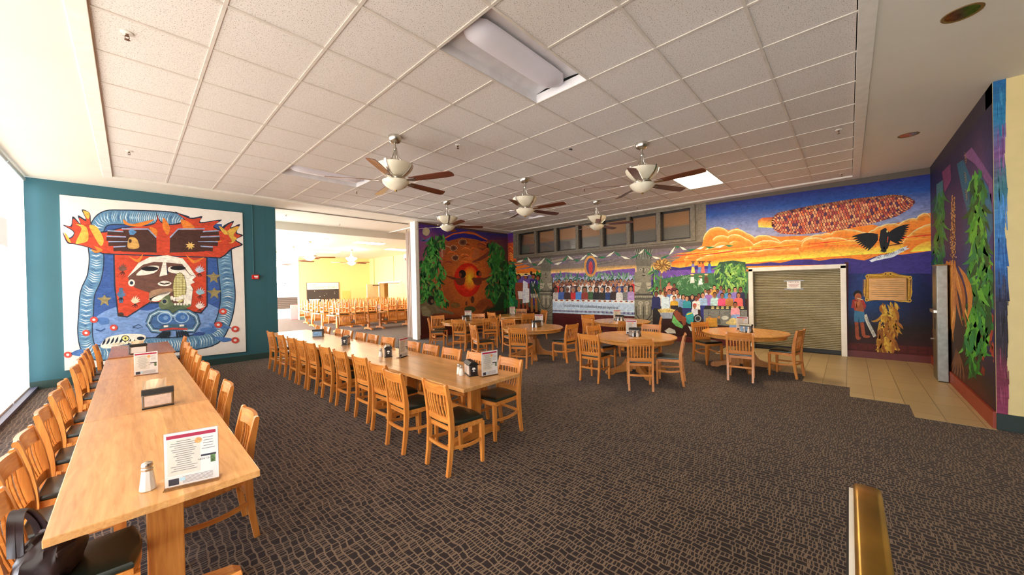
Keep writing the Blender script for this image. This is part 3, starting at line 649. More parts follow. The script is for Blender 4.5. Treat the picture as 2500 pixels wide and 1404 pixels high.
# ---------------------------------------------------------------- orange wall
def orange_wall():
    P = Paint('v', VO, -1, (5.014, 1000, 520), 1.25)
    xs = [105, 250, 450, 700, 950, 1190]
    top = [(105, 130), (250, 150), (450, 175), (700, 205), (950, 240), (1195, 265)]
    r = lambda y, d=0: [(x, y+d*(x-105)/1090) for x in xs]
    P.strip(top, r(330), [(70, 40, 120), (64, 44, 128), (58, 48, 136), (52, 46, 130), (44, 46, 120), (36, 50, 110)], [(110, 60, 120), (140, 70, 100), (96, 50, 110), (90, 46, 90), (80, 48, 100), (96, 50, 74)], 0)
    P.strip(r(330), r(800), [(110, 60, 120), (140, 70, 100), (150, 80, 50), (160, 86, 40), (130, 70, 60), (90, 46, 70)], [(150, 76, 84), (140, 90, 50), (176, 96, 36), (190, 90, 26), (150, 84, 36), (50, 70, 44)], 0)
    P.strip(r(800), r(1130), [(150, 76, 84), (140, 90, 50), (176, 96, 36), (190, 90, 26), (150, 84, 36), (50, 70, 44)], [(120, 50, 50), (120, 70, 40), (176, 90, 34), (170, 82, 30), (110, 60, 30), (30, 52, 30)], 0)
    P.strip(r(1130), r(1290), [(120, 50, 50), (120, 70, 40), (176, 90, 34), (170, 82, 30), (110, 60, 30), (30, 52, 30)], [(56, 28, 20), (64, 34, 22), (120, 54, 26), (110, 46, 24), (60, 30, 20), (30, 24, 20)], 0)
    P.strip(r(1290), r(1620, 60), [(62, 28, 20)]*6, [(74, 26, 20)]*6, 0)
    P.el(720, 760, 330, 540, (150, 76, 34), 1, (214, 110, 34), n=28)
    # blue vault and swirls of cloud
    P.poly([(440, 320), (520, 270), (660, 248), (800, 268), (960, 345), (930, 360), (800, 320), (640, 300), (470, 345)], (44, 38, 128), 2)
    P.line([(430, 310), (530, 258), (660, 236), (800, 256), (950, 330)], 16, (206, 96, 40), 3)
    for k in range(26):
        x, y = random.uniform(430, 980), random.uniform(340, 620)
        P.line([(x-60, y+20), (x-20, y-10), (x+25, y-4), (x+60, y+24)], random.uniform(8, 20), random.choice([(190, 84, 36), (216, 104, 40), (150, 62, 34), (128, 52, 40), (226, 126, 60)]), 3+(k % 10)*0.2, True)
    for x, y, w in ((540, 430, 40), (650, 360, 46), (560, 550, 40)):
        P.el(x, y, w, w*0.8, (110, 66, 44), 5); 
        for k in range(14): a = k*PI/7; P.el(x+w*1.05*math.cos(a), y+w*0.85*math.sin(a), 5, 5, (206, 184, 150), 6, n=6)
        P.el(x, y, w*0.45, w*0.4, (84, 44, 34), 6)
    P.line([(400, 540), (395, 460), (430, 400), (500, 420)], 10, (190, 160, 130), 6)
    for pts, w in (([(760, 600), (850, 570), (920, 530), (990, 470), (970, 400)], 46), ([(820, 410), (890, 450), (960, 420)], 22)): P.line(pts, w, (118, 58, 38), 5, True)
    P.el(965, 400, 24, 32, (60, 34, 30), 6); P.poly([(760, 560), (800, 430), (860, 440), (850, 540)], (176, 96, 50), 5)
    # sun
    P.el(708, 820, 165, 208, (196, 30, 14), 7, (226, 60, 16), n=28); P.el(738, 800, 95, 150, (224, 60, 18), 8, (252, 196, 44), n=24)
    for sx, arm, head in ((620, [(440, 765), (520, 795), (590, 815), (680, 800)], (632, 752)), (830, [(990, 770), (920, 810), (850, 812), (770, 790)], (850, 745))):
        P.line(arm, 36, (104, 48, 28), 9, True); P.poly([(sx-70, 800), (sx+66, 790), (sx+50, 870), (sx, 890), (sx-40, 870)], (112, 50, 28), 10)
        P.el(head[0]+14*(1 if sx < 700 else -0.4), head[1]-6, 44 if sx < 700 else 30, 50 if sx < 700 else 32, (30, 20, 18), 11); P.el(head[0]-14*(1 if sx < 700 else -1), head[1]+6, 20, 26, (124, 60, 36), 12)
    P.line([(790, 690), (790, 820)], 26, (110, 50, 28), 9, True)
    # leaves
    cols = [G1, G2, G3, (48, 128, 50), (96, 160, 70), (30, 84, 40)]
    P.leaves([(240, 270), (450, 235), (420, 330), (330, 480), (420, 620), (400, 800), (400, 960), (470, 1110), (330, 1110), (160, 1060), (130, 800), (140, 600), (210, 420)], 330, 95, 24, cols, 8)
    P.leaves([(960, 330), (1110, 370), (1195, 560), (1195, 1130), (1080, 1080), (970, 1010), (960, 850), (1000, 700), (960, 600), (1010, 480)], 300, 95, 24, [G1, G3, G1, (44, 120, 48), (28, 76, 38), (84, 140, 64)], 8)
    # moon
    P.el(202, 228, 50, 56, (60, 90, 150), 4); P.el(202, 228, 45, 52, (172, 154, 120), 5, (190, 174, 140))
    for k in range(3): P.line([(120+k*14, 280), (140+k*20, 340), (230, 350-k*18), (270, 290)], 12, (70, 90+k*16, 160), 3, True)
    # reclining stone-grey figure, hills and beasts
    P.poly([(130, 1140), (190, 1080), (250, 1110), (330, 1130), (420, 1180), (540, 1220), (540, 1245), (420, 1225), (300, 1235), (240, 1270), (150, 1250)], (104, 92, 68), 12, )
    P.poly([(140, 1150), (200, 1140), (260, 1210), (250, 1270), (160, 1260)], (126, 120, 92), 13); P.line([(300, 1090), (330, 1180), (440, 1215)], 34, (120, 100, 76), 13, True)
    P.el(262, 1070, 42, 56, (34, 26, 26), 14); P.el(276, 1080, 18, 24, (118, 90, 66), 15)
    P.poly([(800, 1150), (860, 1070), (950, 1040), (1010, 1080), (1020, 1150), (930, 1140), (880, 1190), (830, 1180)], (140, 66, 30), 12)
    P.poly([(900, 1200), (1040, 1150), (1130, 960), (1160, 980), (1150, 1160), (1100, 1200)], (34, 58, 34), 13); P.el(740, 1180, 70, 40, (70, 76, 44), 12); P.el(770, 1060, 22, 44, (90, 50, 28), 12); P.el(695, 1110, 14, 28, (100, 52, 28), 12); P.el(560, 1130, 60, 36, (120, 84, 40), 12)
    P.build('mural', mural_paint, wo, 'dark orange mural of a red sun between hanging green leaves')
orange_wall()
# ---------------------------------------------------------------- long mural wall
def long_wall():
    P = Paint('u', UB, -1, (1, 0, 0), 1.3)
    cx = lambda x: 569.5-(x-1237)*0.1388+0        # ceiling line
    # corner patch
    P.poly([(1236, 569), (1255, 567), (1255, 592), (1236, 594)], [(70, 40, 130), (64, 40, 140), (120, 50, 90), (110, 50, 80)], 0)
    P.poly([(1236, 594), (1255, 592), (1262, 645), (1236, 650)], [(160, 60, 50), (206, 84, 36), (220, 100, 36), (190, 80, 40)], 0)
    for k in range(9): P.line([(1238+k, 600+k*5), (1246, 597+k*5), (1252, 602+k*5), (1247, 607+k*5)], 2.6, random.choice([(236, 120, 40), (176, 60, 30), (244, 150, 60)]), 1+k*0.1, True)
    # stone surround of the windows and the streaked sky under it
    for q in ([(WV1+0.25, 2.94), (WV0-0.36, 2.94), (WV0-0.36, WZ0), (WV1+0.25, WZ0)], [(WV1+0.25, WZ1), (WV0-0.36, WZ1), (WV0-0.36, 4.046), (WV1+0.25, 4.046)], [(WV1, WZ0), (WV1+0.25, WZ0), (WV1+0.25, WZ1), (WV1, WZ1)], [(WV0-0.36, WZ0), (WV0, WZ0), (WV0, WZ1), (WV0-0.36, WZ1)]):
        i = len(P.V); P.V += [Vector((UB-0.0016, y, z)) for y, z in q]; P.F.append([i, i+1, i+2, i+3]); P.C.append([P.col((116, 106, 92))]*4)
    xs = [1236, 1320, 1400, 1480, 1560, 1640, 1722]
    a = [(x, 636-(x-1254)*0.080) for x in xs]; m = [(x, 662-(x-1254)*0.052) for x in xs]; h = [(x, 668-(x-1254)*0.044) for x in xs]; g = [(x, 676-(x-1254)*0.03) for x in xs]; w = [(x, 700) for x in xs]
    P.strip(a, m, [(112, 100, 104)]*7, [(124, 112, 104)]*7, 0); P.strip(m, h, [(150, 122, 96)]*7, [(240, 176, 96)]*7, 0); P.strip(h, g, [(246, 190, 120)]*7, [(200, 150, 170)]*7, 0)
    P.strip(g, w, [(170, 160, 200)]*7, [(150, 172, 196)]*7, 0); P.strip(w, [(x, 905) for x in xs], [(80, 110, 90)]*7, [(60, 20, 18)]*7, 0)
    for k in range(46):
        x = random.uniform(1256, 1700); y = 640-(x-1254)*0.076+random.uniform(0, 20)
        P.line([(x-30, y+5), (x, y), (x+34, y-6)], random.uniform(1.5, 4), random.choice([(132, 116, 128), (96, 88, 84), (150, 136, 120), (116, 96, 130), (140, 124, 84)]), 1+(k % 8)*0.15, True)
    P.poly([(1255, 642), (1270, 640), (1322, 664), (1262, 668)], (232, 118, 36), 1.5); P.poly([(1260, 660), (1318, 664), (1318, 672), (1260, 676)], (248, 190, 110), 1.4)
    P.poly([(1262, 677), (1290, 671), (1318, 674), (1318, 700), (1262, 700)], (106, 78, 150), 1.6)
    P.poly([(1346, 668), (1380, 665), (1410, 668), (1440, 666), (1490, 660), (1520, 657), (1550, 655), (1552, 672), (1450, 676), (1346, 678)], (114, 78, 152), 1.6)
    P.leaves([(1346, 676), (1552, 672), (1552, 690), (1346, 690)], 150, 13, 2.6, [(90, 140, 110), (60, 110, 70), (130, 160, 130), (50, 100, 90)], 2, -PI/2, 0.8)
    # hanging leaves by the corner, group of three standing figures
    P.poly([(1236, 645), (1258, 650), (1262, 745), (1240, 760), (1236, 760)], (22, 64, 40), 2)
    P.leaves([(1236, 642), (1254, 640), (1264, 690), (1262, 742), (1236, 752)], 150, 18, 4, [G1, G2, G3, (40, 130, 80), (30, 96, 60)], 3)
    P.leaves([(1304, 660), (1320, 655), (1320, 700), (1306, 690)], 26, 18, 4, [G1, G2], 3)
    P.poly([(1236, 745), (1266, 740), (1320, 760), (1320, 820), (1236, 820)], (56, 22, 20), 2.5)
    SK = (140, 66, 42)
    for x, y0, y1, c in ((1268, 698, 732, SK), (1285, 700, 734, SK), (1303, 690, 745, (54, 40, 110))):
        P.poly([(x-9, y0-8), (x+8, y0-8), (x+10, y0+8), (x+8, y1), (x-8, y1), (x-11, y0+8)], c, 6)
    P.poly([(1264, 711), (1276, 711), (1276, 730), (1266, 730)], (222, 216, 214), 7); P.line([(1268, 728), (1266, 756)], 6, SK, 6.5); P.line([(1276, 728), (1278, 758)], 5.5, SK, 6.5)
    P.poly([(1277, 684), (1288, 690), (1290, 738), (1276, 740)], (214, 218, 230), 7); P.poly([(1282, 704), (1292, 704), (1292, 738), (1284, 740)], (226, 226, 234), 7.5)
    P.line([(1286, 738), (1288, 758)], 6, SK, 6.5); P.poly([(1294, 692), (1306, 686), (1316, 712), (1312, 728), (1296, 728)], (40, 66, 52), 7)
    for k in range(7): P.line([(1296+k*2.7, 717), (1297+k*2.7, 727)], 1.2, (226, 220, 200), 8)
    P.line([(1298, 687), (1301, 700), (1306, 686)], 1.6, (226, 226, 226), 8)
    P.line([(1298, 728), (1299, 762)], 6, (150, 96, 48), 7); P.line([(1308, 728), (1310, 762)], 6, (156, 100, 50), 7); P.line([(1304, 705), (1318, 738)], 1.6, (180, 130, 80), 9)
    for x, y in ((1266, 676), (1284, 675), (1303, 675), (1314, 678)): P.el(x, y, 5.4, 7, (34, 24, 24), 8); P.el(x-1, y+1.5, 3.8, 5, (150, 80, 54), 9)
    P.line([(1279, 672), (1289, 673)], 2.4, (230, 228, 224), 10); P.el(1297, 667, 3, 5, (30, 24, 26), 10)
    # carved pillars
    for x0, x1, yt, yh, yf, yb in ((1318, 1348, 627, 662, 683, 812), (1549, 1594, 606, 650, 677, 850)):
        wd = x1-x0; xc = (x0+x1)/2; ST, SD, SL = (132, 126, 108), (64, 60, 54), (172, 164, 142)
        P.poly([(x0, yh+14), (x1, yh+14), (x1+2, yb), (x0-0, yb)], (126, 120, 102), 4)
        P.poly([(x0+wd*0.1, yt+wd*0.55), (x1-wd*0.1, yt+wd*0.55), (x1-wd*0.12, yf), (xc+wd*0.22, yf+wd*0.28), (xc-wd*0.22, yf+wd*0.28), (x0+wd*0.12, yf)], ST, 5)
        P.poly([(x0+wd*0.02, yt+wd*0.05), (x1-wd*0.02, yt+wd*0.02), (x1-wd*0.1, yt+wd*0.6), (x0+wd*0.1, yt+wd*0.6)], SD, 5.5)
        for k in range(9): P.line([(xc+(k-4)*wd*0.075, yt+wd*0.6), (xc+(k-4)*wd*0.115, yt+wd*0.06)], wd*0.05, (128, 132, 116), 6)
        P.poly([(x0+wd*0.06, yt+wd*0.6), (x1-wd*0.06, yt+wd*0.6), (x1-wd*0.1, yh), (x0+wd*0.1, yh)], (104, 100, 88), 6)
        for s_ in (-1, 1): P.el(xc+s_*wd*0.17, yh+wd*0.18, wd*0.11, wd*0.05, SL, 7, n=10); P.el(xc+s_*wd*0.17, yh+wd*0.19, wd*0.05, wd*0.03, SD, 7.5, n=8)
        P.line([(xc, yh+wd*0.1), (xc-wd*0.03, yh+wd*0.34), (xc+wd*0.05, yh+wd*0.36)], wd*0.05, SD, 7); P.el(xc, yh+wd*0.5, wd*0.1, wd*0.04, SD, 7, n=10)
        y = yf+wd*0.28
        P.poly([(x0, y), (xc-wd*0.1, y), (xc-wd*0.2, y+wd*0.35), (x0, y+wd*0.6)], SL, 6); P.poly([(x1, y), (xc+wd*0.1, y), (xc+wd*0.2, y+wd*0.35), (x1, y+wd*0.6)], SL, 6)
        for q in (0.15, 0.5): P.line([(x0, y+wd*q), (x0+wd*0.3, y+wd*(q+0.1))], wd*0.03, SD, 7); P.line([(x1, y+wd*q), (x1-wd*0.3, y+wd*(q+0.1))], wd*0.03, SD, 7)
        P.poly([(x0, y+wd*0.62), (x1, y+wd*0.62), (x1, y+wd*0.70), (x0, y+wd*0.70)], SD, 7)
        for k in range(9): P.el(x0+wd*(k+0.5)/9, y+wd*0.78, wd*0.035, wd*0.03, SL, 8, n=8)
        P.poly([(x0, y+wd*0.84), (x1, y+wd*0.84), (x1, y+wd*0.94), (x0, y+wd*0.94)], (84, 80, 70), 7)
        for s_ in (-1, 1):
            P.el(xc+s_*wd*0.17, y+wd*1.12, wd*0.13, wd*0.11, SL, 8, n=12); P.el(xc+s_*wd*0.17, y+wd*1.13, wd*0.06, wd*0.05, SD, 8.5, n=10); P.line([(xc+s_*wd*0.17, y+wd*1.1), (xc+s_*wd*0.17, y+wd*1.75)], wd*0.09, SL, 9)
            P.line([(xc+s_*wd*0.42, y+wd*1.3), (xc+s_*wd*0.40, y+wd*1.75), (xc+s_*wd*0.22, y+wd*2.0), (xc, y+wd*2.08)], wd*0.06, SD, 8)
            for q in (2.0, 2.2, 2.4): P.line([(xc+s_*wd*0.5, y+wd*(q-0.1)), (xc, y+wd*(q+0.25))], wd*0.035, SD, 8)
            for q in (2.75, 3.05, 3.4, 3.7): P.line([(xc+s_*wd*0.5, y+wd*q), (xc+s_*wd*0.08, y+wd*(q-0.05))], wd*0.03, SD, 8)
        P.line([(xc, y+wd*1.3), (xc, y+wd*2.2)], wd*0.05, SD, 9)
        P.line([(x1+0.5, yh+14), (x1+2, yb)], 2.0, (40, 36, 34), 9)
    # seated and standing crowd behind a long white cloth (generic figures)
    SKN = [(176, 116, 84), (150, 92, 64), (196, 138, 104), (128, 76, 54)]; HR = [(34, 26, 24), (52, 34, 26), (120, 112, 104), (30, 24, 24)]
    back = [(36, 36, 44), (220, 216, 210), (44, 54, 96), (88, 52, 66), (30, 34, 52), (34, 30, 34), (92, 96, 66), (140, 100, 70), (96, 96, 96), (70, 56, 52), (196, 190, 180), (38, 34, 36), (222, 216, 208), (190, 44, 46), (206, 206, 210), (44, 62, 130), (216, 214, 212), (216, 208, 200), (40, 40, 46), (226, 222, 220), (210, 210, 206)]
    for row, (dy, off) in enumerate(((0, 4), (5, 0))):
        for k in range(21): P.person(1352+k*9.4+off+random.uniform(-1, 1), 683+dy-(k*0.12)+random.uniform(-1.5, 2.5), 10.5, back[(k*8+row*5) % 21], 722, 4+row*1.5+(k % 3)*0.35, random.choice(SKN), random.choice(HR), 1.25)
    front = [(186, 176, 170), (64, 92, 160), (60, 40, 36), (196, 40, 46), (70, 126, 196), (140, 54, 44), (56, 92, 58), (34, 34, 40), (46, 42, 40), (42, 62, 110), (60, 44, 40), (206, 204, 200), (116, 116, 116), (170, 140, 190)]
    for k, c in enumerate(front): P.person(1357+k*14.1, 701-(k*0.1)+random.uniform(-1.5, 1), 12.5, c, 735, 8+(k % 3)*0.5, random.choice(SKN), random.choice(HR), 1.28)
    P.poly([(1349, 731), (1549, 734), (1549, 772), (1349, 764)], (188, 206, 224), 11)
    P.strip([(1349, 731), (1450, 732), (1549, 734)], [(1349, 738), (1450, 739), (1549, 742)], [(236, 232, 220)]*3, [(206, 216, 226)]*3, 11.5)
    for k in range(15): P.el(1358+k*13.2, 733+k*0.25, 3.6, 1.8, (150, 70, 44), 12.5, n=10)
    for k in range(5): P.el(1380+k*38, 734+k*0.4, 2, 2.6, (160, 196, 220), 12.5, n=8)
    P.strip([(1349, 756.5), (1450, 759.5), (1549, 763)], [(1349, 760.5), (1450, 764), (1549, 768.5)], [(34, 46, 116)]*3, [(34, 46, 116)]*3, 12)
    for k in range(62):
        x = 1350.5+k*3.2; y = 756.8+(x-1349)*0.033; P.line([(x, y-2.4), (x, y+4.2)], 1.1, (222, 230, 240), 12.6)
    P.poly([(1349, 764), (1549, 772), (1549, 905), (1349, 860)], (84, 22, 20), 3.5)
    # garland
    ribbon = [(1240, 640), (1262, 640), (1278, 634), (1288, 628), (1298, 643), (1312, 648), (1330, 630), (1352, 645), (1372, 640), (1386, 624), (1400, 634), (1416, 636), (1432, 622), (1442, 618), (1460, 628), (1480, 627), (1500, 614), (1516, 625), (1538, 632), (1560, 620), (1572, 608), (1592, 626), (1612, 631), (1634, 622), (1648, 602), (1660, 602), (1676, 610), (1700, 608), (1720, 602), (1745, 604), (1770, 598), (1790, 600)]
    for i in range(len(ribbon)-1):
        P.line([ribbon[i], ((ribbon[i][0]+ribbon[i+1][0])/2, (ribbon[i][1]+ribbon[i+1][1])/2+1.5), ribbon[i+1]], 5.4, (226, 226, 206) if i % 2 else (40, 110, 70), 13, True)
    # soft glowing oval between the two pillars, over the crowd
    P.el(1442, 650, 16, 26, (208, 150, 70), 5, (176, 80, 60), n=20); P.el(1442, 650, 11, 20, (60, 74, 120), 5.6, (120, 60, 80), n=18); P.el(1442, 654, 5, 16, (190, 56, 60), 6, n=14)
    # right-hand sky and clouds
    xs = [1640, 1719, 1800, 1900, 2000, 2100, 2200, 2276]
    top = [(1640, 515), (1719, 501), (1800, 490), (1900, 476), (2000, 462), (2100, 449), (2200, 435), (2276, 424)]
    s2 = [(1640, 540), (1719, 528), (1800, 518), (1900, 506), (2000, 494), (2100, 482), (2200, 470), (2276, 462)]
    s3 = [(1640, 590), (1719, 580), (1800, 566), (1900, 560), (2000, 560), (2100, 550), (2200, 536), (2276, 526)]
    s4 = [(x, 640) for x in xs]
    P.strip(top[1:], s2[1:], [(28, 36, 108)]*7, [(30, 70, 142)]*7, 0.4); P.strip(s2[1:], s3[1:], [(30, 70, 142)]*7, [(132, 140, 180)]*7, 0.4)
    P.strip(s3[1:], s4[1:], [(132, 140, 180)]*7, [(190, 150, 140)]*7, 0.4)
    cl = [(1640, 640), (1680, 618), (1714, 600), (1720, 572), (1736, 556), (1758, 555), (1780, 562), (1800, 556), (1830, 572), (1850, 582), (1870, 574), (1900, 578), (1990, 575), (2040, 562), (2100, 552), (2130, 548), (2160, 556), (2190, 544), (2230, 536), (2256, 522), (2272, 520), (2276, 600), (2276, 640), (1640, 672)]
    P.poly(cl, (240, 128, 40), 1.4)
    P.strip([(1640, 640), (1750, 628), (1850, 618), (1950, 604), (2100, 590), (2276, 570)], [(1640, 668), (1750, 652), (1850, 640), (1950, 632), (2100, 622), (2276, 612)], [(232, 88, 30)]*6, [(250, 214, 74)]*6, 1.8)
    ridges = [([(1716, 584), (1724, 568), (1738, 557), (1760, 555), (1778, 566), (1800, 559), (1822, 569), (1842, 580), (1862, 574), (1886, 580), (1906, 590)], 26), ([(2118, 570), (2134, 560), (2152, 551), (2176, 546), (2194, 548), (2214, 536), (2238, 533), (2246, 524), (2264, 520), (2276, 536)], 30),
              ([(1670, 632), (1692, 618), (1720, 611), (1742, 600), (1758, 589), (1784, 592), (1806, 582), (1830, 592), (1850, 604)], 22), ([(1830, 606), (1850, 592), (1872, 587), (1904, 592), (1926, 586), (1956, 588), (1978, 577), (2004, 573), (2030, 570), (2044, 561), (2070, 560), (2104, 566), (2136, 578)], 26),
              ([(2204, 590), (2222, 572), (2244, 556), (2276, 546)], 40), ([(1956, 602), (1962, 588), (1986, 580), (2010, 584), (2040, 580), (2070, 586), (2110, 592)], 16), ([(1700, 634), (1740, 620), (1770, 612), (1800, 616), (1850, 612), (1900, 608), (1950, 606)], 16), ([(1740, 584), (1756, 575), (1776, 578), (1796, 572), (1820, 582), (1838, 594)], 16)]
    for k, (rg, dp) in enumerate(ridges):
        sm = []
        for i in range(len(rg)-1):
            for q in range(4):
                x = rg[i][0]+(rg[i+1][0]-rg[i][0])*q/4; y = rg[i][1]+(rg[i+1][1]-rg[i][1])*q/4-2.2*math.sin(PI*q/4); sm.append((x, y))
        sm.append(rg[-1]); L_ = 2.2+k*0.36
        P.strip(sm, [(x+0.6, y+3.2) for x, y in sm], (252, 214, 160), (248, 178, 104), L_); P.strip([(x+0.6, y+3.2) for x, y in sm], [(x+2, y+10) for x, y in sm], (246, 160, 74), (243, 132, 44), L_); P.strip([(x+2, y+10) for x, y in sm], [(x+3, y+dp) for x, y in sm], (243, 132, 44), (240, 122, 38), L_)
    for k in range(40):
        x = random.uniform(1660, 2270); y = 628-(x-1660)*0.085+random.uniform(-12, 6)
        P.line([(x-50, y+5), (x, y), (x+55, y-6)], random.uniform(1.2, 4), random.choice([(226, 70, 26), (246, 150, 50), (250, 176, 60), (222, 60, 30)]), 5.2+(k % 8)*0.12, True)
    # mountains
    P.poly([(1590, 662), (1630, 650), (1660, 654), (1700, 648), (1740, 650), (1800, 645), (1850, 644), (1880, 640), (1905, 642), (1940, 634), (1980, 633), (2000, 637), (2030, 632), (2070, 630), (2110, 636), (2150, 622), (2200, 622), (2240, 617), (2276, 612), (2276, 700), (2068, 700), (2068, 645), (1822, 650), (1822, 690), (1590, 720)], (54, 44, 120), 6.5)
    P.poly([(1590, 668), (1640, 660), (1700, 658), (1760, 654), (1822, 652), (1822, 672), (1700, 676), (1640, 676), (1590, 684)], (110, 74, 156), 6.8)
    # great ear of corn
    P.poly([(1850, 540), (1860, 532), (1890, 530), (1890, 556), (1852, 555)], [(206, 100, 50), (200, 80, 44), (170, 60, 50), (236, 190, 70), (246, 210, 90)], 7)
    UP = [(1884, 536), (1890, 526), (1900, 519), (1975, 503), (2085, 485), (2180, 475), (2206, 477), (2222, 483), (2234, 491)]; LO = [(1884, 552), (1890, 562), (1905, 571), (1950, 573), (2040, 564), (2130, 546), (2190, 528), (2222, 509), (2234, 495)]
    def cob(t):    # upper and lower outline
        x = 1884+350*t; r = []
        for Q_ in (UP, LO):
            for (x0, y0), (x1, y1) in zip(Q_, Q_[1:]):
                if x0 <= x <= x1 or (x1, y1) == Q_[-1]: r.append(y0+(y1-y0)*(x-x0)/(x1-x0)); break
        return x, r[0], r[1]
    P.poly([cob(k/24)[:2] for k in range(25)]+[(cob(k/24)[0], cob(k/24)[2]) for k in range(24, -1, -1)], (86, 38, 44), 7)
    kc = [(206, 134, 96), (222, 160, 112), (190, 96, 76), (176, 74, 62), (212, 146, 104), (160, 64, 66), (226, 170, 120), (88, 50, 84), (216, 110, 66), (196, 120, 90)]
    for r_ in range(11):
        for c_ in range(54):
            t = (c_+0.5*(r_ % 2)+0.4)/54.5
            if t > 0.985: continue
            x, yu, yl = cob(t); v = (r_+0.5)/11; v = 0.5-0.5*math.cos(PI*(0.08+0.84*v))
            y = yu+(yl-yu)*v; rh = (yl-yu)/11*0.56*(0.6+0.8*math.sin(PI*v))
            c = random.choice(kc); sh = 0.72 if r_ < 2 else 1.0; c = tuple(int(q*sh) for q in c)
            P.el(x, y, 2.75, max(rh, 0.8), c, 8+((r_+c_) % 2)*0.2, n=8)
    # dark bird, banner
    P.poly([(2146, 586), (2150, 562), (2162, 556), (2170, 566), (2174, 586), (2168, 606), (2158, 614), (2150, 606)], (22, 22, 30), 9)
    for s_, tip, root in ((-1, (2080, 574), (2146, 572)), (1, (2218, 544), (2166, 570))):
        for k in range(9):
            t = k/8; P.leaf(root[0]+s_*2, root[1]+t*12, math.atan2(tip[1]-root[1]+t*36, tip[0]-root[0]+(-s_)*t*t*26), math.hypot(tip[0]-root[0], tip[1]-root[1])*(1.0-0.42*t), 8, (20, 20, 28), 9.2+k*0.05, 0.15*s_)
    for k in range(5): P.leaf(2158, 602, PI/2+(k-2)*0.24, 15, 5, (24, 24, 30), 9.6)
    P.line([(2170, 600), (2204, 594)], 3, (110, 60, 36), 9.6); P.el(2166, 565, 2, 3, (206, 196, 120), 9.8, n=8); P.line([(2168, 578), (2166, 592)], 2, (190, 60, 40), 9.8)
    P.poly([(2122, 636), (2136, 630), (2140, 626), (2175, 618), (2200, 606), (2216, 600), (2212, 606), (2222, 606), (2208, 612), (2180, 628), (2140, 636), (2128, 640)], (206, 214, 226), 10)
    P.gain = 0.8
    # blue field, floor and plinth to the right of the shutter
    xs = [2062, 2120, 2180, 2230, 2276]
    P.strip([(x, 668) for x in xs], [(x, 740) for x in xs], [(44, 44, 120), (24, 70, 140), (22, 66, 136), (24, 44, 110), (40, 34, 96)], [(24, 76, 140), (22, 66, 126), (20, 52, 110), (16, 30, 80), (14, 22, 66)], 7)
    P.strip([(x, 740) for x in xs], [(x, 800) for x in xs], [(24, 76, 140), (22, 66, 126), (20, 52, 110), (16, 30, 80), (14, 22, 66)], [(36, 26, 26)]*5, 7)
    P.strip([(x, 800) for x in xs], [(x, 836+k*3) for k, x in enumerate(xs)], [(36, 26, 26)]*5, [(58, 22, 18)]*5, 7)
    P.strip([(x, 836+k*3) for k, x in enumerate(xs)], [(x, 882+k*4) for k, x in enumerate(xs)], [(92, 28, 20)]*5, [(96, 26, 20)]*5, 7)
    for k in range(9): P.line([(2072+k*24, 838), (2066+k*25, 884)], 0.9, (44, 14, 12), 7.5)
    P.line([(2062, 852), (2276, 866)], 0.9, (44, 14, 12), 7.5)
    P.poly([(2062, 640), (2071, 640), (2071, 880), (2062, 880)], (92, 30, 34), 7.6)
    # barefoot child, gold scrollwork and husk pedestal
    SKC = (178, 96, 56)
    P.el(2094, 719, 11, 10, (26, 20, 20), 9); P.el(2095, 725, 8.5, 9.5, SKC, 9.4); P.poly([(2081, 732), (2090, 730), (2108, 732), (2115, 746), (2112, 756), (2104, 746), (2102, 764), (2088, 764), (2084, 752), (2078, 752)], (172, 52, 46), 9.2)
    P.poly([(2086, 736), (2104, 738), (2110, 758), (2108, 762), (2090, 764)], SKC, 9.4); P.line([(2088, 736), (2092, 752), (2100, 730)], 6, (196, 110, 66), 9.6); P.line([(2093, 728), (2106, 732)], 2.4, (226, 206, 170), 10)
    P.poly([(2086, 758), (2110, 762), (2111, 786), (2098, 787), (2097, 774), (2095, 787), (2085, 785)], (66, 126, 166), 9.8)
    P.line([(2091, 786), (2093, 824)], 9, (160, 76, 42), 9.2); P.line([(2104, 787), (2109, 820)], 9, (166, 80, 44), 9.2); P.el(2096, 826, 6, 4, (170, 84, 48), 9.4); P.el(2116, 822, 9, 3.4, (170, 84, 48), 9.4)
    P.line([(2112, 768), (2118, 786), (2126, 802), (2136, 822)], 8, (226, 222, 206), 9.6)
    GD, GL = (196, 140, 40), (232, 186, 70)
    P.poly([(2116, 670), (2150, 668), (2166, 664), (2178, 664), (2195, 670), (2222, 674), (2224, 700), (2228, 712), (2222, 736), (2200, 738), (2172, 732), (2150, 732), (2114, 736), (2108, 712)], GD, 9)
    for x0, x1 in ((2108, 2120), (2216, 2226)):
        for k in range(4): P.line([(x0+k*3.4, 682), (x0+k*3.2-1, 724)], 2, GL if k % 2 else (150, 96, 30), 9.4)
    P.line([(2118, 671), (2150, 673), (2170, 667), (2192, 673), (2222, 677)], 3.4, GL, 9.5); P.line([(2114, 734), (2150, 729), (2172, 731), (2220, 737)], 3.4, GL, 9.5)
    for x, y in ((2117, 675), (2222, 678), (2116, 732), (2221, 734), (2162, 669), (2174, 669)): P.el(x, y, 4.6, 4.6, GL, 9.8, n=12); P.el(x, y, 2.4, 2.4, (130, 80, 26), 10, n=10)
    P.leaves([(2152, 736), (2186, 736), (2190, 780), (2184, 848), (2150, 848), (2146, 790)], 90, 34, 7.5, [GD, GL, (176, 110, 34), (210, 160, 54), (150, 90, 30)], 9, PI/2, 0.6)
    P.leaf(2166, 842, 2.6, 32, 7, GD, 11); P.leaf(2170, 842, 1.0, 26, 7, GD, 11); P.leaf(2186, 786, 0.6, 26, 7, (190, 120, 50), 11)
    P.gain = 1.3
    # field, corn and crowd left of the shutter
    P.poly([(1594, 684), (1700, 668), (1826, 664), (1826, 720), (1594, 730)], (62, 108, 66), 7.2)
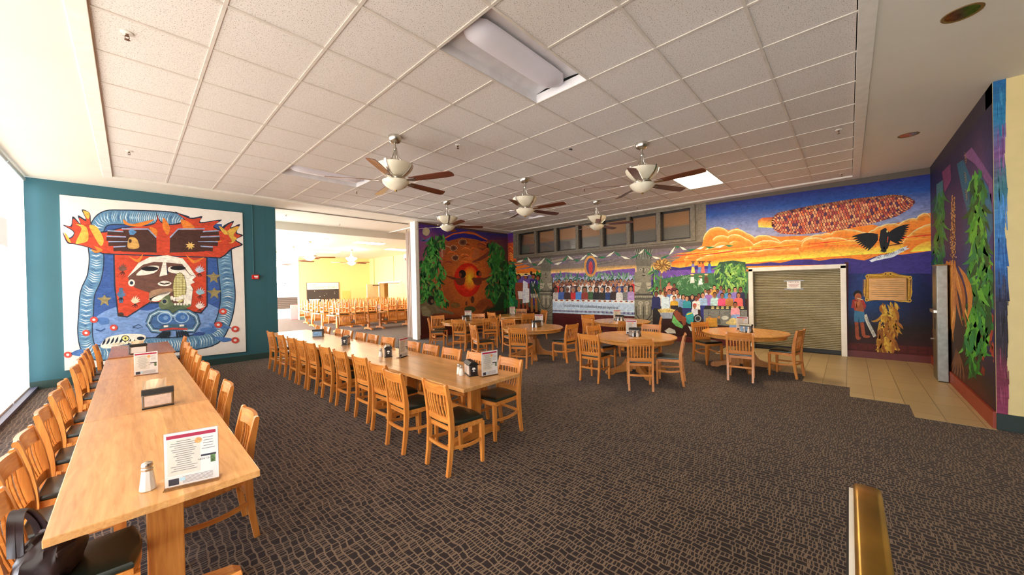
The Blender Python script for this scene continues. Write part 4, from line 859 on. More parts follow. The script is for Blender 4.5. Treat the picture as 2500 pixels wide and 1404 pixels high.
    P.leaves([(1610, 680), (1680, 676), (1740, 690), (1740, 712), (1610, 712)], 110, 9, 2.4, [(90, 140, 90), (50, 96, 60), (130, 160, 120)], 7.6, -PI/2, 1.2)
    P.poly([(1744, 664), (1756, 640), (1790, 636), (1820, 640), (1824, 730), (1750, 722)], (46, 78, 60), 7.6)
    P.leaves([(1746, 664), (1760, 642), (1800, 636), (1822, 642), (1822, 712), (1752, 712)], 150, 20, 4.4, [(126, 170, 76), (86, 140, 66), (150, 186, 96), (60, 110, 60)], 8, PI/2, 1.0)
    P.leaves([(1592, 640), (1600, 650), (1612, 720), (1594, 716)], 40, 22, 4.6, [(126, 176, 80), (80, 140, 70), (60, 110, 76)], 8)
    P.line([(1616, 655), (1612, 690), (1618, 745)], 3.4, (132, 98, 70), 9); P.el(1617, 648, 20, 15, (120, 84, 40), 9.2, n=18)
    for k in range(60):
        a = random.uniform(0, 2*PI); d = math.sqrt(random.random()); P.leaf(1617+18*d*math.cos(a), 648+13*d*math.sin(a), a, 7, 2.2, random.choice([(206, 160, 84), (226, 190, 110), (180, 130, 60)]), 9.6+(k % 6)*0.1)
    for x, c, s_ in ((1692, (226, 196, 90), (120, 110, 170)), (1708, (96, 130, 180), (226, 120, 50)), (1716, (226, 110, 90), (220, 90, 60)), (1732, (64, 110, 190), (60, 100, 170))):
        P.poly([(x-3, 651), (x+3, 651), (x+5, 666), (x-5, 666)], c, 9); P.poly([(x-3, 644), (x+3, 644), (x+4, 652), (x-4, 652)], s_, 9.2); P.el(x, 642, 2, 2.4, (90, 50, 36), 9.4, n=8); P.el(x, 639, 6, 1.6, (110, 70, 44), 9.5, n=10)
    for x, y, c in ((1690, 676, (226, 222, 214)), (1710, 680, (230, 228, 224)), (1724, 676, (96, 60, 44))):
        P.poly([(x-4, y), (x+4, y), (x+6, y+14), (x-5, y+16)], c, 9); P.el(x, y-3, 2.6, 3, (110, 64, 44), 9.3, n=8); P.el(x, y-5.5, 5, 1.8, (206, 180, 130), 9.4, n=10)
    P.poly([(1594, 726), (1826, 716), (1826, 900), (1594, 860)], (54, 26, 22), 7.4)
    rows = [(1604, 700, 9, (110, 120, 160)), (1622, 702, 10, (190, 150, 90)), (1632, 690, 9, (170, 120, 100)), (1634, 688, 9, (226, 130, 110)), (1646, 692, 10, (96, 46, 50)), (1722, 706, 9, (206, 206, 210)), (1736, 704, 10, (200, 180, 120)), (1744, 696, 11, (196, 150, 60)), (1752, 706, 10, (70, 150, 150)), (1760, 697, 11, (120, 110, 170)), (1767, 705, 11, (60, 130, 150)), (1780, 703, 12, (90, 140, 200)), (1795, 701, 12, (130, 110, 180)), (1808, 700, 13, (44, 40, 70)),
            (1612, 708, 11, (206, 204, 196)), (1634, 706, 12, (100, 130, 180)), (1645, 709, 11, (226, 222, 214)), (1653, 706, 12, (222, 216, 206)), (1730, 707, 12, (150, 110, 180)), (1602, 711, 13, (40, 44, 90)), (1625, 712, 12, (206, 222, 230)), (1656, 717, 11, (150, 170, 200)), (1668, 719, 12, (110, 140, 180)), (1690, 719, 11, (44, 44, 60)), (1706, 716, 11, (190, 60, 60)), (1716, 714, 13, (150, 180, 210)), (1745, 713, 13, (176, 206, 206)), (1763, 715, 13, (226, 80, 116)), (1781, 716, 12, (176, 116, 60)), (1803, 714, 13, (226, 96, 90)),
            (1646, 722, 12, (206, 160, 50)), (1677, 722, 12, (50, 140, 150)), (1700, 722, 12, (220, 216, 210))]
    for k, (x, y, h_, c) in enumerate(rows): P.person(x, y, h_, c, 748 if k < 19 else 756, 10+k*0.14, random.choice(SKN), random.choice(HR[:2]+HR[3:]), 1.6)
    P.poly([(1596, 752), (1612, 754), (1610, 800), (1598, 800)], (40, 34, 34), 15.5); P.poly([(1664, 752), (1690, 752), (1684, 772), (1668, 772)], (44, 46, 100), 15.5); P.poly([(1709, 746), (1728, 746), (1724, 780), (1712, 780)], (46, 50, 120), 15.5); P.poly([(1637, 746), (1656, 746), (1656, 762), (1638, 762)], (44, 36, 40), 15.5)
    P.poly([(1722, 746), (1824, 748), (1824, 757), (1718, 755)], (34, 34, 36), 16)
    for k in range(14): P.el(1740+(k % 7)*12, 749.5+(k//7)*3.4, 4.4, 1.3, (206, 186, 120), 16.4, n=10)
    P.poly([(1718, 755), (1824, 757), (1824, 800), (1718, 790)], (118, 118, 112), 16)
    for k in range(4): P.line([(1730+k*26, 757), (1730+k*26, 792)], 1.2, (70, 70, 70), 16.2)
    for x in (1732, 1755): P.poly([(x-4, 790), (x-2, 770), (x+2, 770), (x+5, 790)], (84, 84, 80), 16.6); P.el(x, 775, 3.4, 3.6, (180, 130, 84), 16.8, n=10)
    P.person(1795, 737, 14, (226, 150, 160), 770, 17, (150, 86, 58), HR[0], 1.5); P.poly([(1787, 768), (1805, 768), (1810, 800), (1780, 800)], (130, 160, 210), 17.4)
    P.el(1790, 788, 18, 6, (196, 176, 120), 18, n=14); P.el(1790, 783, 10, 7, (210, 190, 130), 18.2, n=12); P.el(1770, 776, 9, 5, (190, 190, 180), 18, n=12); P.poly([(1724, 776), (1750, 776), (1752, 798), (1722, 798)], (196, 140, 50), 17)
    P.poly([(1610, 762), (1644, 762), (1640, 778), (1616, 778)], (150, 156, 170), 17)
    for k in range(14): P.leaf(1614+k*2, 764, -PI/2+(k-7)*0.12, 12, 3.6, random.choice([(226, 200, 120), (206, 170, 90)]), 17.2)
    P.poly([(1644, 762), (1656, 756), (1664, 770), (1676, 776), (1674, 792), (1668, 796), (1664, 784), (1652, 784)], (140, 72, 46), 17.6); P.poly([(1644, 768), (1652, 780), (1668, 796), (1666, 802), (1650, 796), (1640, 786)], (110, 180, 100), 17.8); P.el(1660, 756, 6, 7, (40, 30, 28), 17.9)
    P.el(1684, 776, 11, 15, (50, 150, 150), 17.4); P.line([(1677, 768), (1690, 764)], 3, (226, 200, 70), 17.8); P.el(1704, 778, 11, 11, (34, 32, 34), 17.4); P.el(1704, 778, 8, 8, (150, 150, 150), 17.6); P.el(1704, 778, 5.6, 5.6, (44, 42, 44), 17.8); P.person(1696, 741, 12, (200, 200, 210), 776, 17, SKN[0], (190, 50, 60), 1.3)
    P.poly([(1622, 808), (1634, 800), (1648, 806), (1650, 814), (1630, 814)], (196, 192, 180), 17); P.poly([(1680, 796), (1700, 802), (1702, 812), (1686, 808)], (206, 204, 196), 17)
    P.build('mural', mural_paint, wb, 'long mural of a crowd, carved pillars, orange clouds and a great ear of corn')
    dk = plain('lettering_dark', rgb(44, 48, 70), 0.6)
    def lay(body, p0, p1, size, nm, mat=dk, off=0.010, shear=0.0):
        A = on_u(p0[0], p0[1], UB-off); C_ = on_u(p1[0], p1[1], UB-off); x = C_-A; n = Vector((-1, 0, 0)); y = n.cross(x)
        o = text(body, size, mat, nm, None, frame((A+C_)/2, x, y), shear=shear, width=x.length*0.98); o.parent = wb
    lay('"and to all those who died, scrubbed floors, wept and fought for us."', (1374, 745.5), (1513, 751.5), 0.155, 'mural_lettering', shear=0.15)
    lay('1969 - MECHA - 1989', (2137, 632), (2207, 609), 0.085, 'mural_lettering')
    lay('SOMOS HIJOS DEL MAIZ', (2114, 773), (2135, 820), 0.045, 'mural_lettering')
long_wall()
# ---------------------------------------------------------------- right-hand wall and its painted end
def right_wall():
    P = Paint('v', VC, 1, (1, 0, 0), 0.85)
    P.T(1, 0, 0)
    tp = lambda x: 427-(x-2272)*1.17; bt = lambda x: 902+(x-2283)*0.97
    xs = [2270, 2295, 2320, 2345, 2370, 2395, 2410, 2432]
    yt = [(x, tp(x)) for x in xs]; yb = [(x if x > 2271 else 2282, bt(x)+6) for x in xs]
    f = lambda t: [(x, a+(b_-a)*t) for (x, a), (_, b_) in zip(yt, yb)]
    P.strip(f(0), f(0.18), [(36, 30, 66)]*8, [(70, 52, 96), (54, 46, 86), (52, 42, 80), (56, 44, 84), (70, 56, 100), (96, 64, 110), (70, 56, 110), (40, 44, 100)], 0)
    P.strip(f(0.18), f(0.5), [(70, 52, 96), (54, 46, 86), (52, 42, 80), (56, 44, 84), (70, 56, 100), (96, 64, 110), (70, 56, 110), (40, 44, 100)], [(30, 60, 120), (50, 40, 96), (60, 36, 84), (50, 40, 100), (30, 70, 120), (30, 96, 140), (60, 60, 130), (40, 60, 130)], 0)
    P.strip(f(0.5), f(0.66), [(30, 60, 120), (50, 40, 96), (60, 36, 84), (50, 40, 100), (30, 70, 120), (30, 96, 140), (60, 60, 130), (40, 60, 130)], [(24, 30, 40), (44, 30, 30), (48, 32, 26), (44, 30, 28), (40, 40, 60), (40, 50, 90), (40, 40, 90), (30, 40, 100)], 0)
    P.strip(f(0.66), f(0.88), [(24, 30, 40), (44, 30, 30), (48, 32, 26), (44, 30, 28), (40, 40, 60), (40, 50, 90), (40, 40, 90), (30, 40, 100)], [(90, 30, 22), (60, 30, 24), (56, 34, 24), (58, 32, 24), (70, 36, 26), (64, 34, 28), (50, 32, 32), (44, 30, 36)], 0)
    P.strip(f(0.88), f(1.0), [(90, 30, 22), (60, 30, 24), (56, 34, 24), (58, 32, 24), (70, 36, 26), (64, 34, 28), (50, 32, 32), (44, 30, 36)], [(96, 32, 22), (84, 36, 26), (80, 40, 28), (96, 40, 28), (110, 42, 30), (104, 38, 30), (96, 36, 40), (84, 32, 40)], 0)
    for q, c in (([(2300, 420), (2320, 400), (2322, 440), (2306, 470)], (120, 60, 100)), ([(2352, 380), (2372, 360), (2400, 400), (2426, 440), (2432, 520), (2424, 520), (2412, 450), (2380, 400)], (130, 84, 140)), ([(2336, 400), (2352, 390), (2372, 440), (2372, 560), (2352, 480)], (36, 96, 126)), ([(2396, 430), (2420, 470), (2424, 560), (2412, 600), (2404, 500)], (36, 110, 150)), ([(2286, 450), (2302, 440), (2304, 520), (2288, 560)], (70, 120, 130))): P.poly(q, c, 1)
    cols = [(60, 150, 44), (40, 116, 40), (26, 84, 36), (96, 176, 58), (40, 130, 70)]
    P.poly([(2366, 460), (2396, 470), (2412, 600), (2420, 700), (2400, 830), (2380, 850), (2360, 820), (2370, 680)], (24, 70, 90), 1.6)
    P.leaves([(2372, 400), (2396, 410), (2404, 480), (2414, 600), (2424, 690), (2414, 780), (2398, 850), (2356, 830), (2366, 700), (2370, 540)], 330, 42, 9, cols, 2, PI/2, 0.35)
    P.leaves([(2366, 820), (2392, 840), (2388, 890), (2366, 900)], 16, 36, 8, cols, 2, PI/2, 0.3)
    P.leaves([(2284, 470), (2304, 460), (2304, 600), (2300, 730), (2282, 700)], 110, 34, 6, [(44, 120, 50), (60, 140, 60), (30, 90, 44), (50, 120, 90)], 2, PI/2, 0.3)
    for k in range(46):
        x = random.uniform(2372, 2430); y = random.uniform(640, 930)
        if x < 2372+(930-y)*0.02: continue
        if y < 780 and x < 2408: continue
        P.poly([(x, y-13), (x+6, y-4), (x+4, y+12), (x-5, y+3)], random.choice([(150, 52, 36), (126, 40, 30), (164, 66, 44)]), 1.8+(k % 5)*0.05)
    for s_ in (0, 5.6):
        for k in range(95):
            t = k/95; P.el(2324+s_+random.uniform(-3.6, 3.6)*(0.3+t), 478+s_*0.8+150*t, 1.5, 2.1, random.choice([(150, 104, 60), (176, 130, 76), (110, 70, 44), (196, 156, 100)]), 3+(k % 6)*0.1, n=6)
    hk = [(196, 126, 54), (216, 150, 70), (170, 100, 44), (226, 170, 90), (150, 84, 40)]
    for k in range(34): P.leaf(2322+random.uniform(-6, 12), 640+random.uniform(-8, 20), PI/2+random.uniform(-0.18, 0.32), random.uniform(70, 180), 6.5, random.choice(hk), 4+k*0.04, random.uniform(-0.2, 0.2))
    P.line([(2324, 652), (2312, 640), (2308, 656), (2314, 680)], 8, hk[0], 5.4); P.leaf(2322, 690, 2.4, 34, 12, hk[1], 5.5); P.leaf(2340, 650, 1.15, 130, 14, hk[0], 5.5, 0.5); P.leaf(2336, 660, 1.3, 120, 9, hk[2], 5.6)
    for k in range(6): P.leaf(2334, 850, PI/2+(k-3)*0.12, 90, 4, (126, 80, 50), 3)
    for x, y in ((2356, 372), (2356, 420), (2358, 462)):
        for k in range(4): P.line([(x-3+k*2, y+k*6), (x+3, y+4+k*6), (x-2+k, y+9+k*6)], 1.1, (170, 130, 70), 3)
    P.poly([(2422, 250), (2430, 236), (2440, 1050), (2428, 1040)], [(30, 40, 120), (24, 50, 130), (70, 30, 40), (60, 34, 40)], 6)
    P.build('mural', mural_paint, wc, 'dark blue mural of tall green vines and a dried corn husk')
    Q = Paint('u', UE, -1, (1, 0, 0), 1.2)
    v0, v1 = VC-0.002, VC-0.085
    def q3(v, z): return Vector((UE-0.0012, v, z))
    zs = [0.19, 0.6, 1.0, 1.5, 1.9, 2.4, 2.8, 3.2, 3.6, 4.05]; cs = [(130, 50, 80), (110, 40, 60), (40, 32, 40), (40, 40, 60), (40, 90, 150), (60, 120, 180), (60, 110, 120), (110, 70, 120), (36, 110, 150), (30, 90, 140)]
    Q.pt = lambda x, y, L: Vector((UE-0.0052-L*0.0004, x, y))
    for k in range(9):
        e0, e1 = v1+random.uniform(-0.02, 0.02), v1+random.uniform(-0.02, 0.02); Q.poly([(v0, zs[k]), (e0, zs[k]), (e1, zs[k+1]), (v0, zs[k+1])], [cs[k], cs[k], cs[k+1], cs[k+1]], 1)
    for k in range(160):
        z = random.uniform(0.25, 3.85); i = min(range(10), key=lambda j: abs(zs[j]-z)); c = cs[i]; v = random.uniform(v1-0.01, v0-0.03)
        dv = random.randint(-22, 26); Q.poly([(v, z), (v+0.007, z+0.01), (v+0.008, z+0.15), (v+0.002, z+0.17)], tuple(max(0, min(255, q+dv)) for q in c), 2+(k % 9)*0.1)
    Q.build('painted_edge', mural_paint, we, 'brushed blue and purple paint strip on the cream wall end')
right_wall()
# brass plate on the long wall
pl = thing('plaque', 'engraved brass plaque inside the painted gold scroll frame', 'plaque', (UB-0.013, 0, 0))
A, C_ = on_u(2121, 680, UB-0.013), on_u(2214, 734, UB-0.013)
b = B(); b.box((0, (A.y+C_.y)/2, (A.z+C_.z)/2), (0.012, abs(A.y-C_.y), A.z-C_.z), bev=0.002); b.obj('plate', brassm, pl)
b = B()
for k in range(9): b.box((-0.0066, (A.y+C_.y)/2, A.z-0.06-k*(A.z-C_.z-0.1)/9), (0.001, abs(A.y-C_.y)*(0.85 if k % 4 else 0.6), 0.010))
b.obj('engraved_line', gold, pl)
# ================================================================== chairs
def arc(n, f): return [f(k/(n-1)) for k in range(n)]
def make_chair():
    t = thing('dining_chair', 'x', 'chair')
    py = [(-0.236, 0), (-0.212, 0.16), (-0.196, 0.32), (-0.190, 0.44), (-0.196, 0.56), (-0.214, 0.70), (-0.238, 0.82), (-0.250, 0.872), (-0.252, 0.882)]
    th = [0.036, 0.040, 0.046, 0.052, 0.050, 0.044, 0.036, 0.030, 0.016]
    for s in (-1, 1):
        b = B(); b.band([(s*(0.186+0.012*(z/0.88)), y, z) for y, z in py], (0.034, 0, 0), th)
        b.obj('rear_leg', wood_z, t, True)
        b = B(); b.loft([[(s*0.184+dx*w, 0.188+dy*w, z) for dx, dy in ((-.5, -.5), (.5, -.5), (.5, .5), (-.5, .5))] for z, w in ((0, 0.030), (0.2, 0.038), (0.42, 0.042))])
        b.obj('front_leg', wood_z, t)
    b = B()   # backrest: crest rail, lower rail and seven slats
    bow = lambda x, k: -k*(1-(x/0.185)**2)
    for z0, z1, y0, y1, kb, w in ((0.768, 0.872, -0.226, -0.246, 0.026, 0.024), (0.487, 0.548, -0.190, -0.194, 0.016, 0.022)):
        rings = []
        for k in range(9):
            x = -0.186+0.372*k/8; d = bow(x, kb); zt = z1-0.006*(abs(x)/0.186)**2*0
            rings.append([(x, y0+d-w/2, z0), (x, y0+d+w/2, z0), (x, y1+d+w/2, zt), (x, y1+d-w/2, zt)])
        b.loft(rings)
    for k in range(7):
        x = (k-3)*0.047; 
        b.band([(x, -0.192+bow(x, 0.016), 0.54), (x, -0.206+bow(x, 0.022), 0.61), (x, -0.221+bow(x, 0.026), 0.70), (x, -0.227+bow(x, 0.026), 0.775)], (0.021, 0, 0), 0.011)
    b.obj('backrest', wood_x, t, True)
    def outline(sc, n=10):
        P = [(-0.178, -0.185), (-0.195, 0.0), (-0.205, 0.16)]
        P += [(-0.205+0.41*k/n, 0.185+0.030*math.sin(PI*k/n)) for k in range(n+1)]
        P += [(0.205, 0.16), (0.195, 0.0), (0.178, -0.185)]
        return [(x*sc, 0.01+(y-0.01)*sc) for x, y in P]
    b = B(); b.prism(outline(1.0), 0.405, 0.452); b.obj('seat_frame', wood_x, t)
    b = B(); b.loft([[(x, y, z) for x, y in outline(s)] for s, z in ((0.98, 0.4525), (1.012, 0.460), (1.012, 0.474), (0.97, 0.485), (0.85, 0.491), (0.5, 0.495), (0.15, 0.496))]); b.obj('seat', vinyl, t, True)
    b = B(); b.band(arc(7, lambda q: (-0.175+0.35*q, -0.206-0.012*math.sin(PI*q), 0.255)), (0, 0, 0.032), 0.018); b.obj('stretcher', wood_x, t, True)
    for s in (-1, 1):
        b = B(); b.band(arc(8, lambda q: (s*(0.186+0.016*math.sin(PI*q)), -0.19+0.37*q, 0.262-0.04*math.sin(PI*q)*0.4-0.02*q)), (0, 0, 0.030), 0.017); b.obj('stretcher', wood_y, t, True)
    return t
CH0 = make_chair(); used = [False]
def chair(x, y, ang, label, group, z=0.0, up=False):
    """ang: direction the sitter faces, radians from +x"""
    rz = ang-PI/2
    rot = (0, 0, rz) if not up else (PI, 0, rz+PI)
    if not used[0]:
        used[0] = True; c = CH0; c.location = (x, y, z); c.rotation_euler = rot; c['label'] = label; c['group'] = group; return c
    return dup(CH0, (x, y, z), rot, label, None, group)
# ---------------------------------------------------------------- tables
def trestle(name, label, cx, y0, y1, w, topm, group, along='y', z=0.745, inset=0.27):
    L = y1-y0
    rz = 0 if along == 'y' else -PI/2
    t = thing(name, label, 'table', (cx, (y0+y1)/2, 0) if along == 'y' else ((y0+y1)/2, cx, 0), rz, group)
    b = B(); b.box((0, 0, z-0.019), (w, L-0.004, 0.038), bev=0.004); b.obj('tabletop', topm, t)
    for s in (-1, 1):
        y = s*(L/2-(inset if s < 0 else 0.27))
        b = B(); b.box((0, y, 0.385), (0.15, 0.07, 0.61), bev=0.006); b.obj('post', wood_z, t)
        hw = w/2-0.06
        b = B(); prof = [(-hw, 0.0), (-hw+0.10, 0.0), (-hw+0.13, 0.025), (hw-0.13, 0.025), (hw-0.10, 0.0), (hw, 0.0), (hw, 0.05), (hw-0.04, 0.078), (0.12, 0.105), (-0.12, 0.105), (-hw+0.04, 0.078), (-hw, 0.05)]
        b.prism(prof, y-0.042, y+0.042, lambda a, c, d: (a, d, c)); b.obj('foot', wood_x, t)
        b = B(); b.box((0, y, 0.70), (w-0.16, 0.06, 0.05), bev=0.004); b.obj('top_batten', wood_x, t)
    b = B(); b.box((0, 0, 0.30), (0.04, L-0.6, 0.10), bev=0.004); b.obj('beam', wood_y, t)
    return t
L1 = ['wood table nearest the camera in the left row', 'second wood table from the camera in the left row', 'third wood table from the camera in the left row']
for k in range(3): trestle('trestle_table', L1[k]+', light maple top', 0.295, -1.77+2.05*k, 0.28+2.05*k, 0.79, top_y, 'trestle tables of the left row')
trestle('trestle_table', 'darker brown table at the far end of the left row by the painting', 0.32, 4.385, 6.25, 0.80, top_dark, 'trestle tables of the left row', z=0.765)
L2 = ['maple table at the near end of the middle row with condiments on its corner', 'second maple table from the near end of the middle row', 'third maple table from the near end of the middle row', 'maple table at the far end of the middle row nearest the opening']
for k, (a, c) in enumerate(((-1.43, 0.585), (0.585, 2.59), (2.59, 4.42), (4.42, 6.15))): trestle('trestle_table', L2[k], 2.935, a, c, 0.86, top_y, 'trestle tables of the middle row', inset=0.345 if k == 0 else 0.27)
# chairs of the left row
FEET1 = (-1.50, 0.01, 0.55, 2.06, 2.60, 4.11, 4.655, 5.98); FEET2 = (-1.085, 0.315, 0.855, 2.32, 2.86, 4.15, 4.69, 5.88)
def clear(v, feet):
    """slide a chair a few centimetres so that its front legs miss the table feet"""
    best = v
    for d in (0, 0.02, -0.02, 0.04, -0.04, 0.06, -0.06, 0.08, -0.08, 0.10, -0.10):
        if all(abs(v+d+s*0.184-f) > 0.069 for s in (-1, 1) for f in feet): best = v+d; break
    return best
for k, v in enumerate([-1.53, -0.84, -0.27, 0.41, 1.22, 1.81, 2.96, 3.74, 4.45, 4.95, 5.62]):
    chair(-0.075+(0.06 if k in (0, 10) else 0), v if k == 0 else clear(v, FEET1), 0.0+random.uniform(-0.05, 0.05), 'slat-back chair, %s from the near end on the window side of the left row' % ORD[k], 'chairs on the window side of the left row')
for k, v in enumerate([-0.94, 0.22, 1.06, 1.83, 2.57, 3.26, 3.82, 4.47, 5.75]):
    chair((0.55, 0.60, 0.592, 0.592, 0.60, 0.62, 0.61, 0.64, 0.70)[k], clear(v, FEET1), PI+random.uniform(-0.04, 0.04), 'slat-back chair, %s from the near end on the inner side of the left row' % ORD[k], 'chairs on the inner side of the left row')
chair(0.20, -2.60, PI/2, 'slat-back chair at the near end of the left row, only its top rail showing', 'chair at the end of the left row')
# chairs of the middle row
for k, v in enumerate([-1.335, -0.61, -0.06, 0.58, 1.30, 1.91, 2.53, 3.06, 3.68, 4.37, 5.20]):
    chair((2.455, 2.41, 2.50, 2.56)[k] if k < 4 else 2.575, clear(v, FEET2), random.uniform(-0.04, 0.04), 'slat-back chair, %s from the near end along the left side of the middle row' % ORD[k], 'chairs on the left side of the middle row')
for k, v in enumerate([-1.14, -0.55, 0.03, 0.65, 1.10, 1.97, 2.57, 3.13, 3.76, 4.31, 5.03, 5.51]):
    chair((3.25, 3.235, 3.235, 3.235)[k] if k < 4 else 3.235, clear(v, FEET2), PI+random.uniform(-0.05, 0.05)-(0.12 if k == 0 else 0), 'slat-back chair, %s from the near end along the right side of the middle row' % ORD[k], 'chairs on the right side of the middle row')
# ---------------------------------------------------------------- round tables
def make_round():
    t = thing('round_table', 'x', 'table')
    R = 0.765
    b = B(); b.lathe([(R-0.012, 0.712), (R, 0.720), (R, 0.738), (R-0.008, 0.745)], 64); b.obj('tabletop', oak, t, True)
    b = B(); b.lathe([(R-0.075, 0.645), (R-0.05, 0.650), (R-0.05, 0.712), (R-0.075, 0.712)], 64, cap=False); b.bm.faces.new  # rim skirt
    b.obj('apron', oak, t, True)
    b = B(); b.lathe([(0.115, 0.10), (0.115, 0.50), (0.15, 0.60), (0.26, 0.66), (0.30, 0.712)], 8); b.obj('column', oak_z, t)
    prof = [(0.09, 0.12), (0.09, 0.46), (0.14, 0.44), (0.18, 0.30), (0.26, 0.18), (0.40, 0.12), (0.54, 0.10), (0.60, 0.075), (0.62, 0.03), (0.60, 0.0), (0.48, 0.0), (0.42, 0.035), (0.25, 0.05), (0.09, 0.05)]
    for k in range(4):
        a = k*PI/2; b = B(); b.prism(prof, -0.042, 0.042, lambda r, z, w: (r*math.cos(a)-w*math.sin(a), r*math.sin(a)+w*math.cos(a), z)); b.obj('foot', oak_z, t)
    return t
RT = dict(a=(7.06, -1.20), b=(8.83, -2.73), c=(7.10, 1.50), d=(7.22, 4.22), e=(9.50, 4.20), f=(9.56, 0.33))
RL = dict(a='round oak table nearest the camera, with its centrepieces against the mural crowd', b='round oak table standing in front of the roll-up shutter', c='round oak table in the middle, between the tablecloth mural and middle row',
          d='round oak table next to the white post of the opening', e='round oak table in the far corner where the two murals meet', f='round oak table in front of the painted white tablecloth')
r0 = make_round()
for k, (n_, (x, y)) in enumerate(RT.items()):
    ang = (0.85, 0.35, 0.8, 0.8, 0.4, 0.5)[k]
    if k == 0: r0.location = (x, y, 0); r0.rotation_euler.z = ang; r0['label'] = RL[n_]; r0['group'] = 'round oak tables'
    else: dup(r0, (x, y, 0), ang, RL[n_], None, 'round oak tables')
def ch(mx, my, fx, fy, where, tb):
    """crest midpoint and facing direction"""
    d = math.hypot(fx, fy); a = math.atan2(fy, fx)
    chair(mx+0.25*fx/d, my+0.25*fy/d, a, 'slat-back chair %s' % where, 'chairs at the round tables')
ch(7.15, -0.20, -0.2, -1, 'behind the nearest round table, facing the camera', 'a')
ch(5.90, -0.83, 1, 0.02, 'left of the nearest round table, seen from behind at an angle', 'a')
ch(5.95, -1.79, 0.87, 0.47, 'on the near side of the nearest round table, its back to the camera', 'a')
ch(6.85, -2.20, -0.25, 0.97, 'right of the nearest round table, turned to the left', 'a')
ch(8.05, -1.13, -1, 0.0, 'behind the nearest round table on its far right, facing left', 'a')
ch(9.03, -1.83, -0.58, -0.81, 'on the left of the round table before the shutter', 'b')
ch(7.58, -2.89, 1, 0.12, 'on the near side of the round table before the shutter', 'b')
ch(8.55, -3.67, 0.2, 1, 'right of the round table before the shutter, side-on', 'b')
ch(7.23, 2.48, -0.3, -1, 'behind the left of the middle round table, facing the camera', 'c')
ch(5.90, 0.92, 0.92, 0.39, 'on the near side of the middle round table, back to the camera', 'c')
ch(5.80, 2.28, 0.94, -0.34, 'at the left of the middle round table, beside the menu stand', 'c')
ch(7.15, 0.34, 0.1, 1, 'standing alone right of the middle round table', 'c')
ch(9.00, 3.27, 0.47, 0.88, 'between the middle and the far corner round tables, back showing', 'e')
ch(9.72, 3.06, -0.6, 0.8, 'edge-on beside the left carved pillar, in front of another', 'e')
ch(10.5, 3.78, -0.9, 0.45, 'edge-on beside the left carved pillar, partly hidden by another', 'e')
ch(10.62, 5.0, -0.8, -0.5, 'at the back of the far corner table, only its top showing', 'e')
ch(8.69, 4.68, 1, -0.1, 'at the left of the far corner round table', 'e')
ch(8.22, 3.76, -0.71, 0.70, 'edge-on just right of the round table by the post', 'd')
ch(7.25, 3.20, 0.6, 0.8, 'at the right front of the round table by the post', 'd')
ch(6.43, 3.63, 0.92, 0.38, 'on the near side of the round table by the post', 'd')
ch(6.24, 4.81, 0.8, -0.6, 'at the far left of the round table by the post, side-on', 'd')
ch(6.95, 5.35, -0.35, -0.9, 'behind the left of the round table by the post, facing out', 'd')
ch(8.13, 4.70, -0.73, -0.68, 'behind the round table by the post, its top rail over the table', 'd')
ch(9.50, 1.36, -0.45, -0.9, 'farther of two at the left of the table before the painted tablecloth', 'f')
ch(8.48, 0.76, 0.95, -0.3, 'nearer of two at the left of the table before the painted tablecloth', 'f')
ch(8.43, -0.39, 0.85, 0.52, 'in front of the table before the painted tablecloth, back showing', 'f')
ch(9.75, -0.70, -0.35, 0.94, 'edge-on right of the table before the painted tablecloth', 'f')
# ---------------------------------------------------------------- table-top things
chrome_d = plain('dark_chrome', rgb(150, 150, 150), 0.22, 1.0)
salt = plain('salt_white', rgb(228, 226, 220), 0.35)
plate_p = plain('printed_plate', rgb(212, 190, 176), 0.5, noise=0.12, scale=40)
plate_b = plain('blue_photo_plate', rgb(120, 160, 200), 0.4, noise=0.35, scale=40)
def dispenser(x, y, ang, label, face=None, emblem=True, z=0.745, sc=1.0):
    t = thing('napkin_dispenser', label, 'napkin dispenser', (x, y, z), ang, 'napkin dispensers'); t.scale = (sc, sc, sc)
    b = B(); b.box((0, 0, 0.068), (0.205, 0.108, 0.125), bev=0.006); b.obj('body', chrome_d, t)
    b = B(); b.prism([(-0.060, 0.128), (0.060, 0.128), (0.055, 0.142), (0.026, 0.168), (-0.026, 0.168), (-0.055, 0.142)], -0.108, 0.108, lambda a, c, d: (d, a, c)); b.obj('cover', blackp, t)
    b = B(); b.box((0, 0, 0.006), (0.212, 0.114, 0.012)); b.obj('base', blackp, t)
    for s in (-1, 1):
        b = B(); b.box((0, s*0.055, 0.07), (0.178, 0.004, 0.095), bev=0.001); b.obj('face_plate', face or plate_p, t)
        b = B(); b.box((s*0.103, 0, 0.075), (0.006, 0.074, 0.128), bev=0.002); e = b.obj('end_panel', blackp, t)
        if emblem:
            b = B(); q = s*0.1075
            for dx, dz, w, h in ((0, 0.094, 0.030, 0.016), (-0.014, 0.086, 0.014, 0.013), (0.014, 0.086, 0.014, 0.013), (0, 0.072, 0.010, 0.022), (0, 0.058, 0.028, 0.006)): b.box((q, dx, dz), (0.001, w, h))
            m_ = b.obj('emblem', whitep, e)
    return t
menu_paper = plain('menu_paper', rgb(216, 210, 206), 0.6); menu_panel = plain('menu_panel', rgb(206, 198, 184), 0.6)
